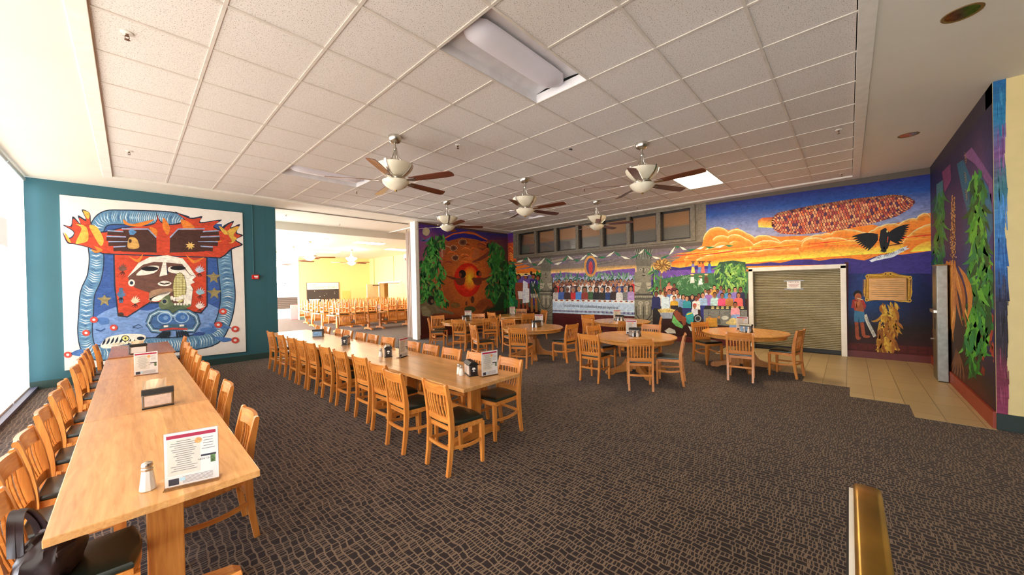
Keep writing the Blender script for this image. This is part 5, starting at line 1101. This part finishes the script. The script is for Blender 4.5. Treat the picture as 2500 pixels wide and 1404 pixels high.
def menu(x, y, ang, label, w=0.225, h=0.295, z=0.745, detail=True):
    t = thing('menu_stand', label, 'menu stand', (x, y, z), ang, 'menu stands')
    b = B(); b.box((0, 0, h/2+0.002), (w, 0.004, h)); b.box((0, 0.02, 0.002), (w, 0.09, 0.004)); b.obj('acrylic_holder', acrylic, t)
    sh = None
    for s in (-1, 1):
        b = B(); b.box((0, s*0.0032, h/2+0.006), (w-0.008, 0.0016, h-0.012)); p = b.obj('menu_sheet', menu_paper, t)
        y0 = s*0.0044
        b = B(); b.box((-w*0.14*(1 if s < 0 else -1), s*0.0041, h*0.555), (w*0.58, 0.0004, h*0.64)); b.obj('text_panel', menu_panel, p)
        b = B(); b.box((0, y0, h*0.925), (w*0.88, 0.0008, 0.018)); b.obj('header_bar', crimson, p)
        b = B()
        n = 15
        for k in range(n): b.box((-s*(-w*0.12) if False else s*(-0.0)-w*0.14*(1 if s < 0 else -1), y0, h*0.84-k*h*0.038), (w*random.uniform(0.22, 0.5), 0.0006, 0.0032))
        for k in range(5): b.box((w*0.3*(1 if s < 0 else -1), y0, h*0.83-k*h*0.05), (w*random.uniform(0.14, 0.24), 0.0006, 0.003))
        for k in range(6): b.box((w*0.1*(1 if s < 0 else -1), y0, h*0.19-k*h*0.022), (w*0.55, 0.0006, 0.002))
        b.obj('text_line', greyp, p)
        q = 1 if s < 0 else -1
        b = B(); b.box((w*0.30*q, y0, h*0.505), (w*0.28, 0.0008, 0.010)); b.box((-w*0.33*q, y0, h*0.12), (w*0.18, 0.0008, 0.034)); b.obj('dark_block', darkp, p)
        b = B(); b.box((w*0.38*q, y0, h*0.42), (w*0.09, 0.0008, 0.040)); b.obj('photo', greenp, p)
        b = B(); b.el = None; b.lathe([(0.001, -0.0004), (0.016, -0.0004), (0.016, 0.0004), (0.001, 0.0004)], 10, (0, 0, 0)); o = b.obj('food_photo', orangep, p); o.location = (w*0.12*q, y0, h*0.80); o.rotation_euler = (PI/2, 0, 0)
        b = B(); b.box((-w*0.18*q, y0, h*0.145), (w*0.10, 0.0008, 0.018)); b.obj('blue_block', lblue, p)
        if detail:
            F = frame((w*0.25*q, y0-0.0006*q, h*0.44), (q, 0, 0), (0, 0, 1)); text('NOV 13-19', 0.014, darkp, 'lettering', p, F)
    return t
def shaker(x, y, label, tall=0.14, z=0.745, body=None):
    t = thing('salt_shaker', label, 'shaker', (x, y, z), 0, 'shakers'); k = tall/0.14
    b = B(); b.lathe([(0.026*k, 0), (0.031*k, 0.004), (0.030*k, 0.02), (0.021*k, 0.095*k), (0.020*k, 0.10*k)], 10); b.obj('glass_body', body or salt, t)
    b = B(); b.lathe([(0.022*k, 0.098*k), (0.023*k, 0.108*k), (0.019*k, 0.112*k), (0.023*k, 0.122*k), (0.020*k, 0.134*k), (0.008*k, 0.14*k)], 16); b.obj('cap', chrome, t, True)
    return t
menu(0.400, -1.672, -0.30, 'tall menu stand on the left row, nearest the camera beside the shaker', 0.235, 0.30)
shaker(0.228, -1.555, 'large salt shaker with metal cap beside the nearest menu stand', 0.152)
b = B(); b.loft([[(0.27, -1.50, 0.7455), (0.32, -1.46, 0.7455), (0.36, -1.50, 0.7455), (0.33, -1.58, 0.7455)], [(0.28, -1.505, 0.756), (0.315, -1.475, 0.770), (0.345, -1.50, 0.757), (0.325, -1.56, 0.762)]])
tag(b.obj('crumpled_napkin', plain('napkin_tan', rgb(226, 180, 130), 0.7)), 'small crumpled paper napkin on the table behind the nearest menu stand', 'napkin')
menu(0.310, 2.32, -0.08, 'menu stand on the left row, third table, facing the camera', 0.225, 0.295)
dispenser(0.345, 0.40, -0.04, 'black-topped napkin dispenser on the left row with a paper napkin standing up', plate_p)
dispenser(0.26, 4.60, 0.18, 'napkin dispenser on the dark far table of the left row', whitep, False, z=0.765)
def napkin(x, y, z, a, w, h, label):
    b = B(); b.loft([[(-w/2+w*k/6, 0.004*math.sin(k*1.3), 0) for k in range(7)]+[(w/2-w*k/6, 0.003+0.004*math.sin((6-k)*1.3), 0) for k in range(7)], [(-w/2+w*k/6, 0.01+0.008*math.sin(k*1.1), h-0.01*(k % 2)) for k in range(7)]+[(w/2-w*k/6, 0.013+0.008*math.sin((6-k)*1.1), h-0.01*((6-k) % 2)) for k in range(7)]])
    return tag(b.obj('paper_napkin', plain('paper_napkin', rgb(236, 206, 170), 0.7), None, False, (x, y, z), a), label, 'napkin')
napkin(0.325, 0.415, 0.9135, 0.05, 0.16, 0.085, 'paper napkin sticking out of the dispenser on the left row')
napkin(0.26, 4.60, 0.9335, 0.15, 0.15, 0.05, 'paper napkin sticking out of the dispenser on the dark far table')
dispenser(3.045, 4.33, -0.62, 'napkin dispenser with blue plate at the far end of the middle row', plate_b, False)
dispenser(2.975, 2.66, PI/2-0.62, 'black napkin dispenser alone on the second table of the middle row')
shaker(2.99, 2.83, 'glass shaker behind the lone black napkin dispenser of the middle row', 0.13)
dispenser(2.905, 0.90, PI/2-0.45, 'napkin dispenser beside the farther menu stand of the middle row')
menu(3.02, 0.64, 0.42, 'farther menu stand on the middle row beside a napkin dispenser', 0.22, 0.295)
dispenser(2.965, -1.005, PI/2-0.40, 'napkin dispenser beside the menu stand on the near end of the middle row')
menu(3.06, -1.23, -0.2, 'menu stand at the near end of the middle row', 0.225, 0.295)
for k, (x, y) in enumerate(((2.885, -0.87), (2.86, -0.95))): shaker(x, y, '%s of two shakers by the dispenser on the near end of middle row' % ('farther', 'nearer')[k], 0.125)
for k, (x, y) in enumerate(((2.84, 1.0), (2.80, 0.94))): shaker(x, y, '%s of two shakers by the farther menu stand of middle row' % ('farther', 'nearer')[k], 0.125)
names = dict(a='nearest round table', b='round table before the shutter', c='middle round table', d='round table by the post', e='far corner round table', f='round table before the painted tablecloth')
for k, (x, y) in RT.items():
    vx, vy = x-CAM.x, y-CAM.y; d = math.hypot(vx, vy); vx, vy = vx/d, vy/d; rx, ry = vy, -vx; a = math.atan2(ry, rx)
    ox = {'a': -0.02, 'b': 0.02, 'c': 0.12, 'd': 0.0, 'e': -0.12, 'f': -0.06}[k]
    P_ = lambda r, f_: (x+rx*(r+ox)+vx*f_, y+ry*(r+ox)+vy*f_)
    s_ = 1 if k in 'cd' else -1
    mp = P_(0.05*s_, 0.15); menu(mp[0], mp[1], a+(0.35 if k in 'ef' else -0.1), 'menu stand on the %s' % names[k], 0.215, 0.295, detail=False)
    if k != 'e':
        dp = P_(-0.02*s_, -0.06); dispenser(dp[0], dp[1], a+0.35*s_, 'napkin dispenser on the %s' % names[k], plate_b if k == 'b' else chrome_d)
        for q in (0, 1):
            sp = P_(0.06-0.075*q if s_ < 0 else -0.03-0.075*q, -0.165); shaker(sp[0], sp[1], '%s shaker of the pair on the %s' % (('left', 'right')[1-q], names[k]), 0.12, body=(chrome_d if q else salt))
# handbag on the nearest window-side chair
bag = thing('handbag', 'dark brown leather handbag slumped on the nearest window-side chair', 'handbag', (-0.095, -1.56, 0.498), 1.25)
b = B(); N = 26
def bagring(z, k):
    return [((0.135*k)*math.copysign(abs(math.cos(2*PI*j/N))**0.7, math.cos(2*PI*j/N))*(1+0.045*math.sin(5*j+z*40)), 0.088*k*math.copysign(abs(math.sin(2*PI*j/N))**0.7, math.sin(2*PI*j/N))*(1+0.08*math.sin(7*j+z*55)), z+0.010*math.sin(3*j+z*30)*(0 if z < 0.02 else 1)) for j in range(N)]
b.loft([bagring(z, k) for z, k in ((0.0, 0.86), (0.02, 1.0), (0.05, 1.06), (0.085, 1.05), (0.115, 0.98), (0.145, 0.86), (0.165, 0.74), (0.182, 0.58), (0.190, 0.40), (0.192, 0.15))]); b.obj('bag_body', leather, bag, True)
for s in (-1, 1):
    b = B(); b.band(arc(16, lambda q: (-0.09+0.18*q, 0.065+0.03*math.sin(PI*q)+0.012*s, 0.15+0.17*math.sin(PI*q)**0.7)), (0.004, 0.028, 0.006), 0.006); b.obj('strap', leather, bag, True)
b = B(); b.band([(-0.11, -0.064, 0.125), (-0.05, -0.092, 0.13), (0.05, -0.092, 0.128), (0.10, -0.070, 0.122)], (0, 0, 0.02), 0.008); b.obj('zip_flap', plain('leather_trim', rgb(70, 52, 48), 0.4), bag)
# ---------------------------------------------------------------- fans
def make_fan():
    t = thing('ceiling_fan', 'x', 'ceiling fan')
    b = B(); b.lathe([(0.098, 0.0), (0.098, -0.02), (0.092, -0.055), (0.07, -0.085), (0.035, -0.10), (0.018, -0.102)], 28); b.obj('canopy', chrome, t, True)
    b = B(); b.tube([(0, 0, -0.09), (0, 0, -0.43)], 0.016, 12); b.lathe([(0.026, -0.165), (0.032, -0.175), (0.030, -0.205), (0.024, -0.215)], 16); b.lathe([(0.022, -0.385), (0.034, -0.41), (0.05, -0.43), (0.055, -0.44)], 16); b.obj('downrod', chrome, t, True)
    b = B(); b.lathe([(0.255, -0.425), (0.262, -0.43), (0.245, -0.48), (0.205, -0.53), (0.15, -0.575), (0.10, -0.60), (0.09, -0.605)], 36); b.obj('upper_bowl', cream_glass, t, True)
    b = B(); b.lathe([(0.10, -0.598), (0.135, -0.61), (0.15, -0.635), (0.145, -0.655), (0.12, -0.665)], 28); b.obj('motor_housing', chrome, t, True)
    b = B(); b.lathe([(0.185, -0.662), (0.196, -0.668), (0.185, -0.70), (0.145, -0.745), (0.085, -0.785), (0.03, -0.80), (0.01, -0.802)], 36); lb = b.obj('lower_bowl', cream_glass, t, True)
    b = B(); b.lathe([(0.014, -0.80), (0.020, -0.806), (0.014, -0.818), (0.004, -0.822)], 12); b.obj('finial', bronze, lb, True)
    for k in range(4):
        a = k*PI/2+0.4; ca, sa = math.cos(a), math.sin(a)
        b = B(); P_ = [(0.028, -0.20), (0.04, -0.26), (0.07, -0.33), (0.125, -0.39), (0.20, -0.425), (0.268, -0.432)]
        b.tube([(r*ca, r*sa, z) for r, z in P_], 0.008, 6)
        Q_ = [(0.272, -0.41), (0.262, -0.465), (0.225, -0.52), (0.17, -0.57), (0.115, -0.605)]
        b.band([(r*ca, r*sa, z) for r, z in Q_], (-0.034*sa, 0.034*ca, 0), 0.008); b.obj('scroll_arm', chrome, t, True)
    for k in range(5):
        a = k*2*PI/5; R_ = Matrix.Rotation(a, 4, 'Z') @ Matrix.Translation((0, 0, -0.665)) @ Matrix.Rotation(math.radians(-13), 4, 'X')
        b = B(); prof = [(0.25, -0.052), (0.40, -0.064), (0.80, -0.076), (0.93, -0.074), (0.955, -0.03), (0.96, 0.02), (0.945, 0.058), (0.80, 0.070), (0.40, 0.060), (0.25, 0.048)]
        b.prism(prof, -0.004, 0.004); bl = b.obj('blade', blade_w, t); bl.matrix_local = R_
        b = B(); b.prism([(0.10, -0.018), (0.16, -0.014), (0.24, -0.030), (0.33, -0.026), (0.345, 0.0), (0.33, 0.026), (0.24, 0.030), (0.16, 0.014), (0.10, 0.018)], -0.0095, -0.0045); br = b.obj('blade_bracket', chrome, bl)
    return t
FANS = [((2.945, 0.62), 7, 'ceiling fan nearest the camera, over the middle table row'), ((5.934, -1.88), 51, 'ceiling fan farthest right, beside the lit ceiling light'), ((5.968, 0.68), 62, 'ceiling fan in the centre of the five'),
        ((5.987, 3.43), 41, 'ceiling fan in front of the orange mural and its painted moon'), ((9.027, 0.73), 213, 'ceiling fan in front of the row of high windows')]
f0 = make_fan()
for k, ((x, y), a, lb) in enumerate(FANS):
    if k == 0: f0.location = (x, y, ZT-0.005); f0.rotation_euler.z = math.radians(a); f0['label'] = lb; f0['group'] = 'unlit ceiling fans'
    else: dup(f0, (x, y, ZT-0.005), math.radians(a), lb, None, 'unlit ceiling fans')
glow = emit('lit_bowl', (1.0, 0.88, 0.62, 1), E_FARFAN)
for k, (x, y, a) in enumerate(((7.93, 14.1, 20), (5.24, 11.76, 50), (5.29, 14.1, 10), (5.3, 17.0, 35))):
    fn = dup(f0, (x, y, 3.785), math.radians(a), 'lit ceiling fan in the second hall, %s' % ('alone at the right', 'nearest the opening', 'second behind the nearest', 'farthest at the left edge')[k], None, 'lit ceiling fans of the second hall')
    for c in list(kids(fn)):
        if c.name.startswith(('lower_bowl', 'upper_bowl')): c.data = c.data.copy(); c.data.materials.clear(); c.data.materials.append(glow)
# ---------------------------------------------------------------- recessed lights
lens_off = plain('frosted_lens', rgb(232, 228, 236), 0.4, noise=0.01)
pan_w = plain('light_pan', rgb(236, 232, 232), 0.45)
lens_on = emit('lit_lens', (1.0, 0.80, 0.50, 1), E_TROFFER)
for k, (i, j, _) in enumerate(TRO):
    on = k == 2
    t = thing('ceiling_light', ('unlit recessed ceiling light nearest the camera with a curved lens', 'unlit recessed ceiling light near the opening, behind the nearest fan', 'lit recessed ceiling light on the right near the high windows', 'unlit recessed ceiling light behind the centre fan')[k], 'ceiling light', ((i+1)*G, (j+0.5)*G, ZT), 0, 'recessed ceiling lights')
    w, h = 2*G-0.03, G-0.03
    b = B()
    b.loft([[(sx*w/2, sy*h/2, 0.0) for sx, sy in ((-1, -1), (1, -1), (1, 1), (-1, 1))], [(sx*w/2, sy*h/2, 0.10) for sx, sy in ((-1, -1), (1, -1), (1, 1), (-1, 1))], ], cap=False)
    nseg = 10
    prof = [(-h/2+h*q/nseg, 0.10+0.035*math.sin(PI*q/nseg)) for q in range(nseg+1)]
    b.loft([[(s*w/2, y, z) for y, z in prof] for s in (-1, 1)], cap=False, closed=False)
    b.obj('housing', pan_w, t)
    b = B(); m = 14; rad = 0.155
    if not on:
        rings = []
        for q in range(13):
            x = -w/2+0.03+(w-0.06)*q/12; kk = min(1.0, 0.45+2.2*min(q, 12-q)/12)
            kk = min(1.0, math.sin(min(1, (min(q, 12-q)+0.6)/2.0)*PI/2))
            rings.append([(x, rad*kk*math.cos(PI*a/m), 0.095-0.095*kk*math.sin(PI*a/m)) for a in range(m+1)])
        b.loft(rings)
        b.obj('lens', lens_off, t, True)
    else:
        b.box((0, 0, 0.02), (w-0.02, h-0.02, 0.012)); b.obj('lens', lens_on, t)
lamp_far = emit('far_lit_lens', (1.0, 0.92, 0.72, 1), E_FARLAMP)
for k, (x, y) in enumerate(((7.45, 11.0), (7.4, 15.9), (5.0, 11.0), (4.2, 15.4), (9.8, 12.8), (5.6, 18.0))):
    t = thing('ceiling_light', 'lit flat ceiling light of the second hall, '+('front right, just past the beam', 'right, behind the lone lit fan', 'front left, just past the beam', 'far left toward the bright windows', 'farthest right, by the yellow side wall', 'at the back, before the yellow wall')[k], 'ceiling light', (x, y, 3.79), 0, 'lit ceiling lights of the second hall')
    b = B(); b.box((0, 0, -0.006), (1.24, 0.66, 0.016)); b.obj('frame', offw, t)
    b = B(); b.box((0, 0, -0.017), (1.16, 0.58, 0.008)); b.obj('lens', lamp_far, t)
# downlights and sprinklers
for k, (x, y) in enumerate(((5.10, -5.05), (8.66, -5.03))):
    t = thing('downlight', ('unlit round downlight in the right soffit, nearer the camera', 'unlit round downlight in the right soffit, farther away')[k], 'downlight', (x, y, ZS), 0, 'soffit downlights')
    b = B(); b.lathe([(0.095, 0.0), (0.105, -0.004), (0.118, -0.006), (0.122, 0.0)], 28, cap=False); b.obj('ring', gold, t, True)
    b = B(); b.lathe([(0.098, -0.002), (0.085, -0.0015), (0.05, -0.001), (0.01, -0.0005)], 28); b.obj('reflector', plain('gold_reflector', rgb(196, 156, 96), 0.12, 1.0, noise=0.5, scale=22), t, True)
def make_sprinkler():
    t = thing('sprinkler', 'x', 'fire sprinkler')
    b = B(); b.lathe([(0.042, 0.0), (0.040, -0.006), (0.024, -0.010), (0.014, -0.010)], 18); b.obj('escutcheon', offw, t, True)
    b = B(); b.tube([(0, 0, -0.008), (0, 0, -0.03)], 0.010, 8); b.tube([(-0.012, 0, -0.028), (-0.014, 0, -0.044), (0, 0, -0.056)], 0.003, 6); b.tube([(0.012, 0, -0.028), (0.014, 0, -0.044), (0, 0, -0.056)], 0.003, 6); b.box((0, 0, -0.029), (0.03, 0.012, 0.006)); b.lathe([(0.006, -0.055), (0.018, -0.058), (0.020, -0.060), (0.004, -0.062)], 14); b.obj('head', plain('sprinkler_bronze', rgb(120, 92, 70), 0.4, 0.7), t, True)
    return t
SPK = [((0.21, 0.24), 'near the left edge of the tile ceiling, closest to camera'), ((0.22, 4.03), 'near the left edge of the tile ceiling, by the teal wall'), ((3.83, 0.23), 'right of the nearest fan'), ((3.85, 4.03), 'between the nearest fan and the opening'),
       ((7.64, -4.23), 'near the right edge of the tile ceiling, closer to camera'), ((10.79, -4.23), 'at the far right corner of the tile ceiling'), ((7.67, 0.27), 'left of the right-hand fan, above the high windows fan'), ((7.57, 3.96), 'left of the centre fan'), ((10.63, 0.28), 'above the right end of the high windows'), ((10.60, 3.98), 'near the corner above the high windows')]
s0 = make_sprinkler()
for k, ((x, y), w_) in enumerate(SPK):
    lb = 'small fire sprinkler '+w_
    if k == 0: s0.location = (x, y, ZT); s0['label'] = lb; s0['group'] = 'fire sprinklers'
    else: dup(s0, (x, y, ZT), 0, lb, None, 'fire sprinklers')
for k, (x, y) in enumerate(((3.42, 7.9), (7.6, 8.2), (5.2, 8.5))): dup(s0, (x, y, ZS), 0, 'small fire sprinkler in the soffit past the opening, %s' % ('at its left', 'at its right', 'in its middle')[k], None, 'fire sprinklers past the opening')
b = B(); b.lathe([(0.03, 0.0), (0.03, -0.004), (0.01, -0.006)], 14); b.box((0.02, 0, -0.006), (0.05, 0.03, 0.004)); tag(b.obj('ceiling_hook', darkframe, None, False, (5.30, -0.93, ZT)), 'small dark missing-sprinkler hole cover between the centre and right fans', 'ceiling fitting')
# ---------------------------------------------------------------- wall fittings
al = thing('fire_alarm', 'red fire alarm box on the teal wall below a thin conduit', 'fire alarm', (2.44, VA-0.012, 2.16))
b = B(); b.box((0, -0.03, 0), (0.155, 0.06, 0.115), bev=0.008); bx = b.obj('box', redp, al)
b = B(); b.box((0.01, -0.062, 0.012), (0.085, 0.006, 0.034), bev=0.002); b.box((0.015, -0.062, -0.026), (0.06, 0.004, 0.012)); b.obj('strobe', whitep, bx)
b = B(); b.tube([(-0.03, -0.012, 0.05), (-0.03, -0.012, 1.85)], 0.011, 8); b.tube([(-0.03, -0.012, 1.84), (-0.05, -0.012, 1.88)], 0.012, 8); b.obj('conduit', teal, al)
mc = thing('metal_cabinet', 'tall narrow galvanised metal cabinet standing against the dark blue mural', 'cabinet', (9.80, VC+0.092, 0))
b = B(); b.box((0, 0, 1.0), (0.44, 0.12, 1.97), bev=0.006); b.obj('body', steel, mc)
b = B(); b.box((0.0, 0.062, 0.62), (0.38, 0.006, 1.1), bev=0.002); b.box((0, 0.062, 1.58), (0.38, 0.006, 0.72), bev=0.002); b.obj('front_panel', plain('grey_panel', rgb(120, 116, 100), 0.35, 0.8), mc)
b = B(); b.box((0, 0.075, 1.20), (0.42, 0.05, 0.06), bev=0.01); b.obj('ledge', chrome, mc)
b = B(); b.box((-0.03, 0.066, 0.98), (0.15, 0.006, 0.20)); b.obj('slot', darkframe, mc)
b = B(); b.tube([(0.12, 0.06, 0.70), (0.12, 0.10, 0.70)], 0.015, 10); b.obj('knob', chrome, mc)
b = B(); b.box((0, 0.0, 1.993), (0.445, 0.125, 0.016)); b.obj('top_cap', plain('painted_ochre', rgb(150, 110, 40), 0.5, noise=0.3), mc)
# handrail at the bottom right
hr = thing('handrail', 'bronze handrail on a low white end panel at the bottom right of the view', 'handrail', (0.70, -4.354, 0))
path = [(0.0, 1.045), (1.20, 1.045), (1.285, 1.040), (1.325, 1.018), (1.345, 0.98), (1.35, 0.90), (1.35, 0.0)]
b = B(); pts = [Vector((x, 0, z)) for x, z in path]
sec = [(-0.042, -0.004), (-0.042, 0.006), (-0.037, 0.012), (-0.026, 0.015), (0.0, 0.016), (0.018, 0.015), (0.027, 0.012), (0.031, 0.006), (0.031, -0.004)]
rings = []
for i, p in enumerate(pts):
    d = (pts[min(i+1, len(pts)-1)]-pts[max(i-1, 0)]).normalized(); n_ = Vector((-d.z, 0, d.x))
    rings.append([p+Vector((0, y, 0))+n_*h for y, h in sec])
b.loft(rings); b.obj('rail_cap', bronze, hr, True)
b = B(); b.prism([(0.0, 0.0), (0.0, 1.043), (1.20, 1.043), (1.28, 1.036), (1.318, 1.012), (1.335, 0.98), (1.338, 0.90), (1.338, 0.0)], 0.031, 0.0425, lambda a, c, d: (a, d, c)); b.obj('end_panel', offw, hr)
b = B(); b.prism([(0.0, 0.0), (0.0, 1.038), (1.20, 1.040), (1.283, 1.036), (1.324, 1.014), (1.342, 0.98), (1.346, 0.90), (1.346, 0.0)], 0.0426, 0.048, lambda a, c, d: (a, d, c)); b.obj('edge_trim', blackp, hr)
b = B(); b.prism([(0.0, 0.0), (0.0, 1.02), (1.20, 1.02), (1.30, 0.99), (1.32, 0.9), (1.32, 0.0)], -0.012, 0.0305, lambda a, c, d: (a, d, c)); b.obj('core_panel', offw, hr)
# ---------------------------------------------------------------- second hall furniture
cb = thing('community_board', 'black notice board headed student community board on the yellow wall', 'notice board', (8.44, 19.57, 0))
b = B(); b.box((0, 0, 1.37), (1.86, 0.03, 0.84)); b.obj('black_panel', plain('board_black', rgb(62, 54, 50), 0.7), cb)
b = B(); b.box((0, 0, 2.00), (1.86, 0.034, 0.42)); hd = b.obj('header', plain('board_header', rgb(250, 236, 220), 0.6), cb)
F = frame((0.05, -0.019, 1.90), (1, 0, 0), (0, 0, 1)); text('COMMUNITY BOARD', 0.19, plain('board_brown', rgb(196, 150, 120), 0.6), 'lettering', hd, F, width=1.55)
F = frame((-0.58, -0.019, 2.08), (1, 0, 0), (0, 0, 1)); text('student', 0.16, plain('board_purple', rgb(170, 110, 120), 0.6), 'lettering', hd, F, shear=0.3, width=0.45)
b = B()
for x in (-0.935, 0.935): b.box((x, -0.005, 1.58), (0.025, 0.045, 1.28))
b.box((0, -0.005, 2.215), (1.86, 0.045, 0.02)); b.obj('frame', plain('board_frame', rgb(110, 96, 80), 0.5), cb)
b = B()
for x, z in ((-0.5, 1.69), (-0.2, 1.35), (0.2, 1.5), (0.68, 1.6), (0.68, 1.5), (0.05, 1.4)): b.lathe([(0.014, -0.017), (0.014, -0.02), (0.004, -0.022)], 8, (0, 0, 0)) if False else b.box((x, -0.018, z), (0.03, 0.006, 0.03))
b.obj('pin', whitep, cb)
ct = thing('counter', 'brown wooden counter under the community board in the second hall', 'counter', (8.35, 19.2, 0))
b = B(); b.box((0, 0, 0.46), (1.7, 0.6, 0.92)); b.obj('base', plain('counter_brown', rgb(150, 92, 60), 0.5), ct)
b = B(); b.box((0, 0, 0.945), (1.76, 0.64, 0.05)); b.obj('top', offw, ct)
b = B(); b.box((-0.5, -0.305, 0.84), (0.6, 0.012, 0.12)); b.obj('red_band', redp, ct)
b = B(); b.box((0, 0, 0.09), (0.44, 0.32, 0.18), bev=0.01); b.box((0, 0, 0.21), (0.5, 0.36, 0.06), bev=0.008); tag(b.obj('white_box', whitep, None, False, (7.80, 19.15, 0.97)), 'white lidded box on the counter under the community board', 'box')
b = B(); b.box((0, 0, 0), (0.5, 0.02, 0.62)); b.box((0.2, -0.012, -0.12), (0.03, 0.02, 0.03)); tag(b.obj('wall_hatch', plain('hatch_yellow', rgb(238, 200, 110), 0.6), None, False, (9.85, 19.585, 1.35)), 'small yellow access hatch in the yellow wall right of the community board', 'hatch')
b = B(); b.box((0, 0, 0.45), (0.5, 0.06, 0.9), bev=0.03); tag(b.obj('pink_panel', pinkp, None, False, (7.0, 20.1, 0)), 'small pink panel beside the yellow wall by the bright windows', 'panel')
hv = thing('radiator', 'long dark grille radiator under the bright far windows', 'radiator', (7.6, 28.6, 0.3), math.radians(0))
b = B(); b.box((0, 0, 0.45), (6.0, 0.3, 0.9)); b.obj('grille', slat_mat('radiator_dark', rgb(50, 42, 44), rgb(104, 92, 84), 0.14), hv)
b = B(); b.box((0, 0, 0.93), (6.05, 0.34, 0.06)); b.box((0, 0, -0.1), (6.0, 0.36, 0.2)); b.obj('casing', offw, hv)
sp = thing('wall_speaker', 'tilted dark wall box in a white frame high on the yellow side wall', 'wall unit', (11.35, 13.6, 3.2))
b = B(); b.loft([[(0.0, -0.55, -0.45), (0.0, 0.55, -0.45), (0.0, 0.55, 0.5), (0.0, -0.55, 0.5)], [(-0.5, -0.5, 0.3), (-0.5, 0.5, 0.3), (-0.42, 0.5, 0.5), (-0.42, -0.5, 0.5)]]); b.obj('case', offw, sp)
b = B(); b.loft([[(-0.03, -0.45, -0.42), (-0.03, 0.45, -0.42), (-0.47, 0.42, 0.26), (-0.47, -0.42, 0.26)], [(-0.05, -0.45, -0.43), (-0.05, 0.45, -0.43), (-0.49, 0.42, 0.25), (-0.49, -0.42, 0.25)]]); b.obj('screen', plain('speaker_brown', rgb(120, 96, 70), 0.5), sp)
# rows of tables with chairs turned over on them
rows = [(11.0, 5.72, 9.42, 'front'), (12.9, 5.8, 10.9, 'second'), (14.85, 6.0, 11.0, 'third'), (16.7, 6.3, 11.0, 'back')]
for r_, (yc, x0, x1, nm) in enumerate(rows):
    n = 2 if r_ == 0 else 3; L = (x1-x0)/n
    for k in range(n): trestle('trestle_table', '%s table from the left in the %s row of the second hall' % (ORD[k], nm), yc, x0+k*L, x0+(k+1)*L, 0.84, top_x, 'tables under upturned chairs', 'x')
    xs = [6.08, 6.70, 7.24, 8.13, 8.58] if r_ == 0 else [x0+0.34+k*(x1-x0-0.6)/7 for k in range(8)]
    xf = [6.08, 6.62, 7.2, 8.13, 8.62] if r_ == 0 else xs
    for side, sx, ang in (('near', xs, PI/2), ('far', xf, -PI/2)):
        for k, x in enumerate(sx):
            y = yc+(-0.33 if side == 'near' else 0.33)
            chair(x+random.uniform(-0.01, 0.01), y, ang+random.uniform(-0.06, 0.06), 'upturned chair, %s from left, %s side of the %s row, second hall' % (ORD[k], side, nm), 'upturned chairs on the second hall tables', 0.745+0.4965, True)
chair(9.28, 11.0, PI, 'upturned chair hung on the right end of the front row in the second hall', 'upturned chairs on the second hall tables', 0.745+0.4965, True)
menu(7.76, 11.05, -0.5, 'menu stand between upturned chairs on the front row of the second hall', 0.22, 0.30, detail=False)
dispenser(7.62, 10.85, 0.9, 'napkin dispenser between upturned chairs on the front row of second hall')
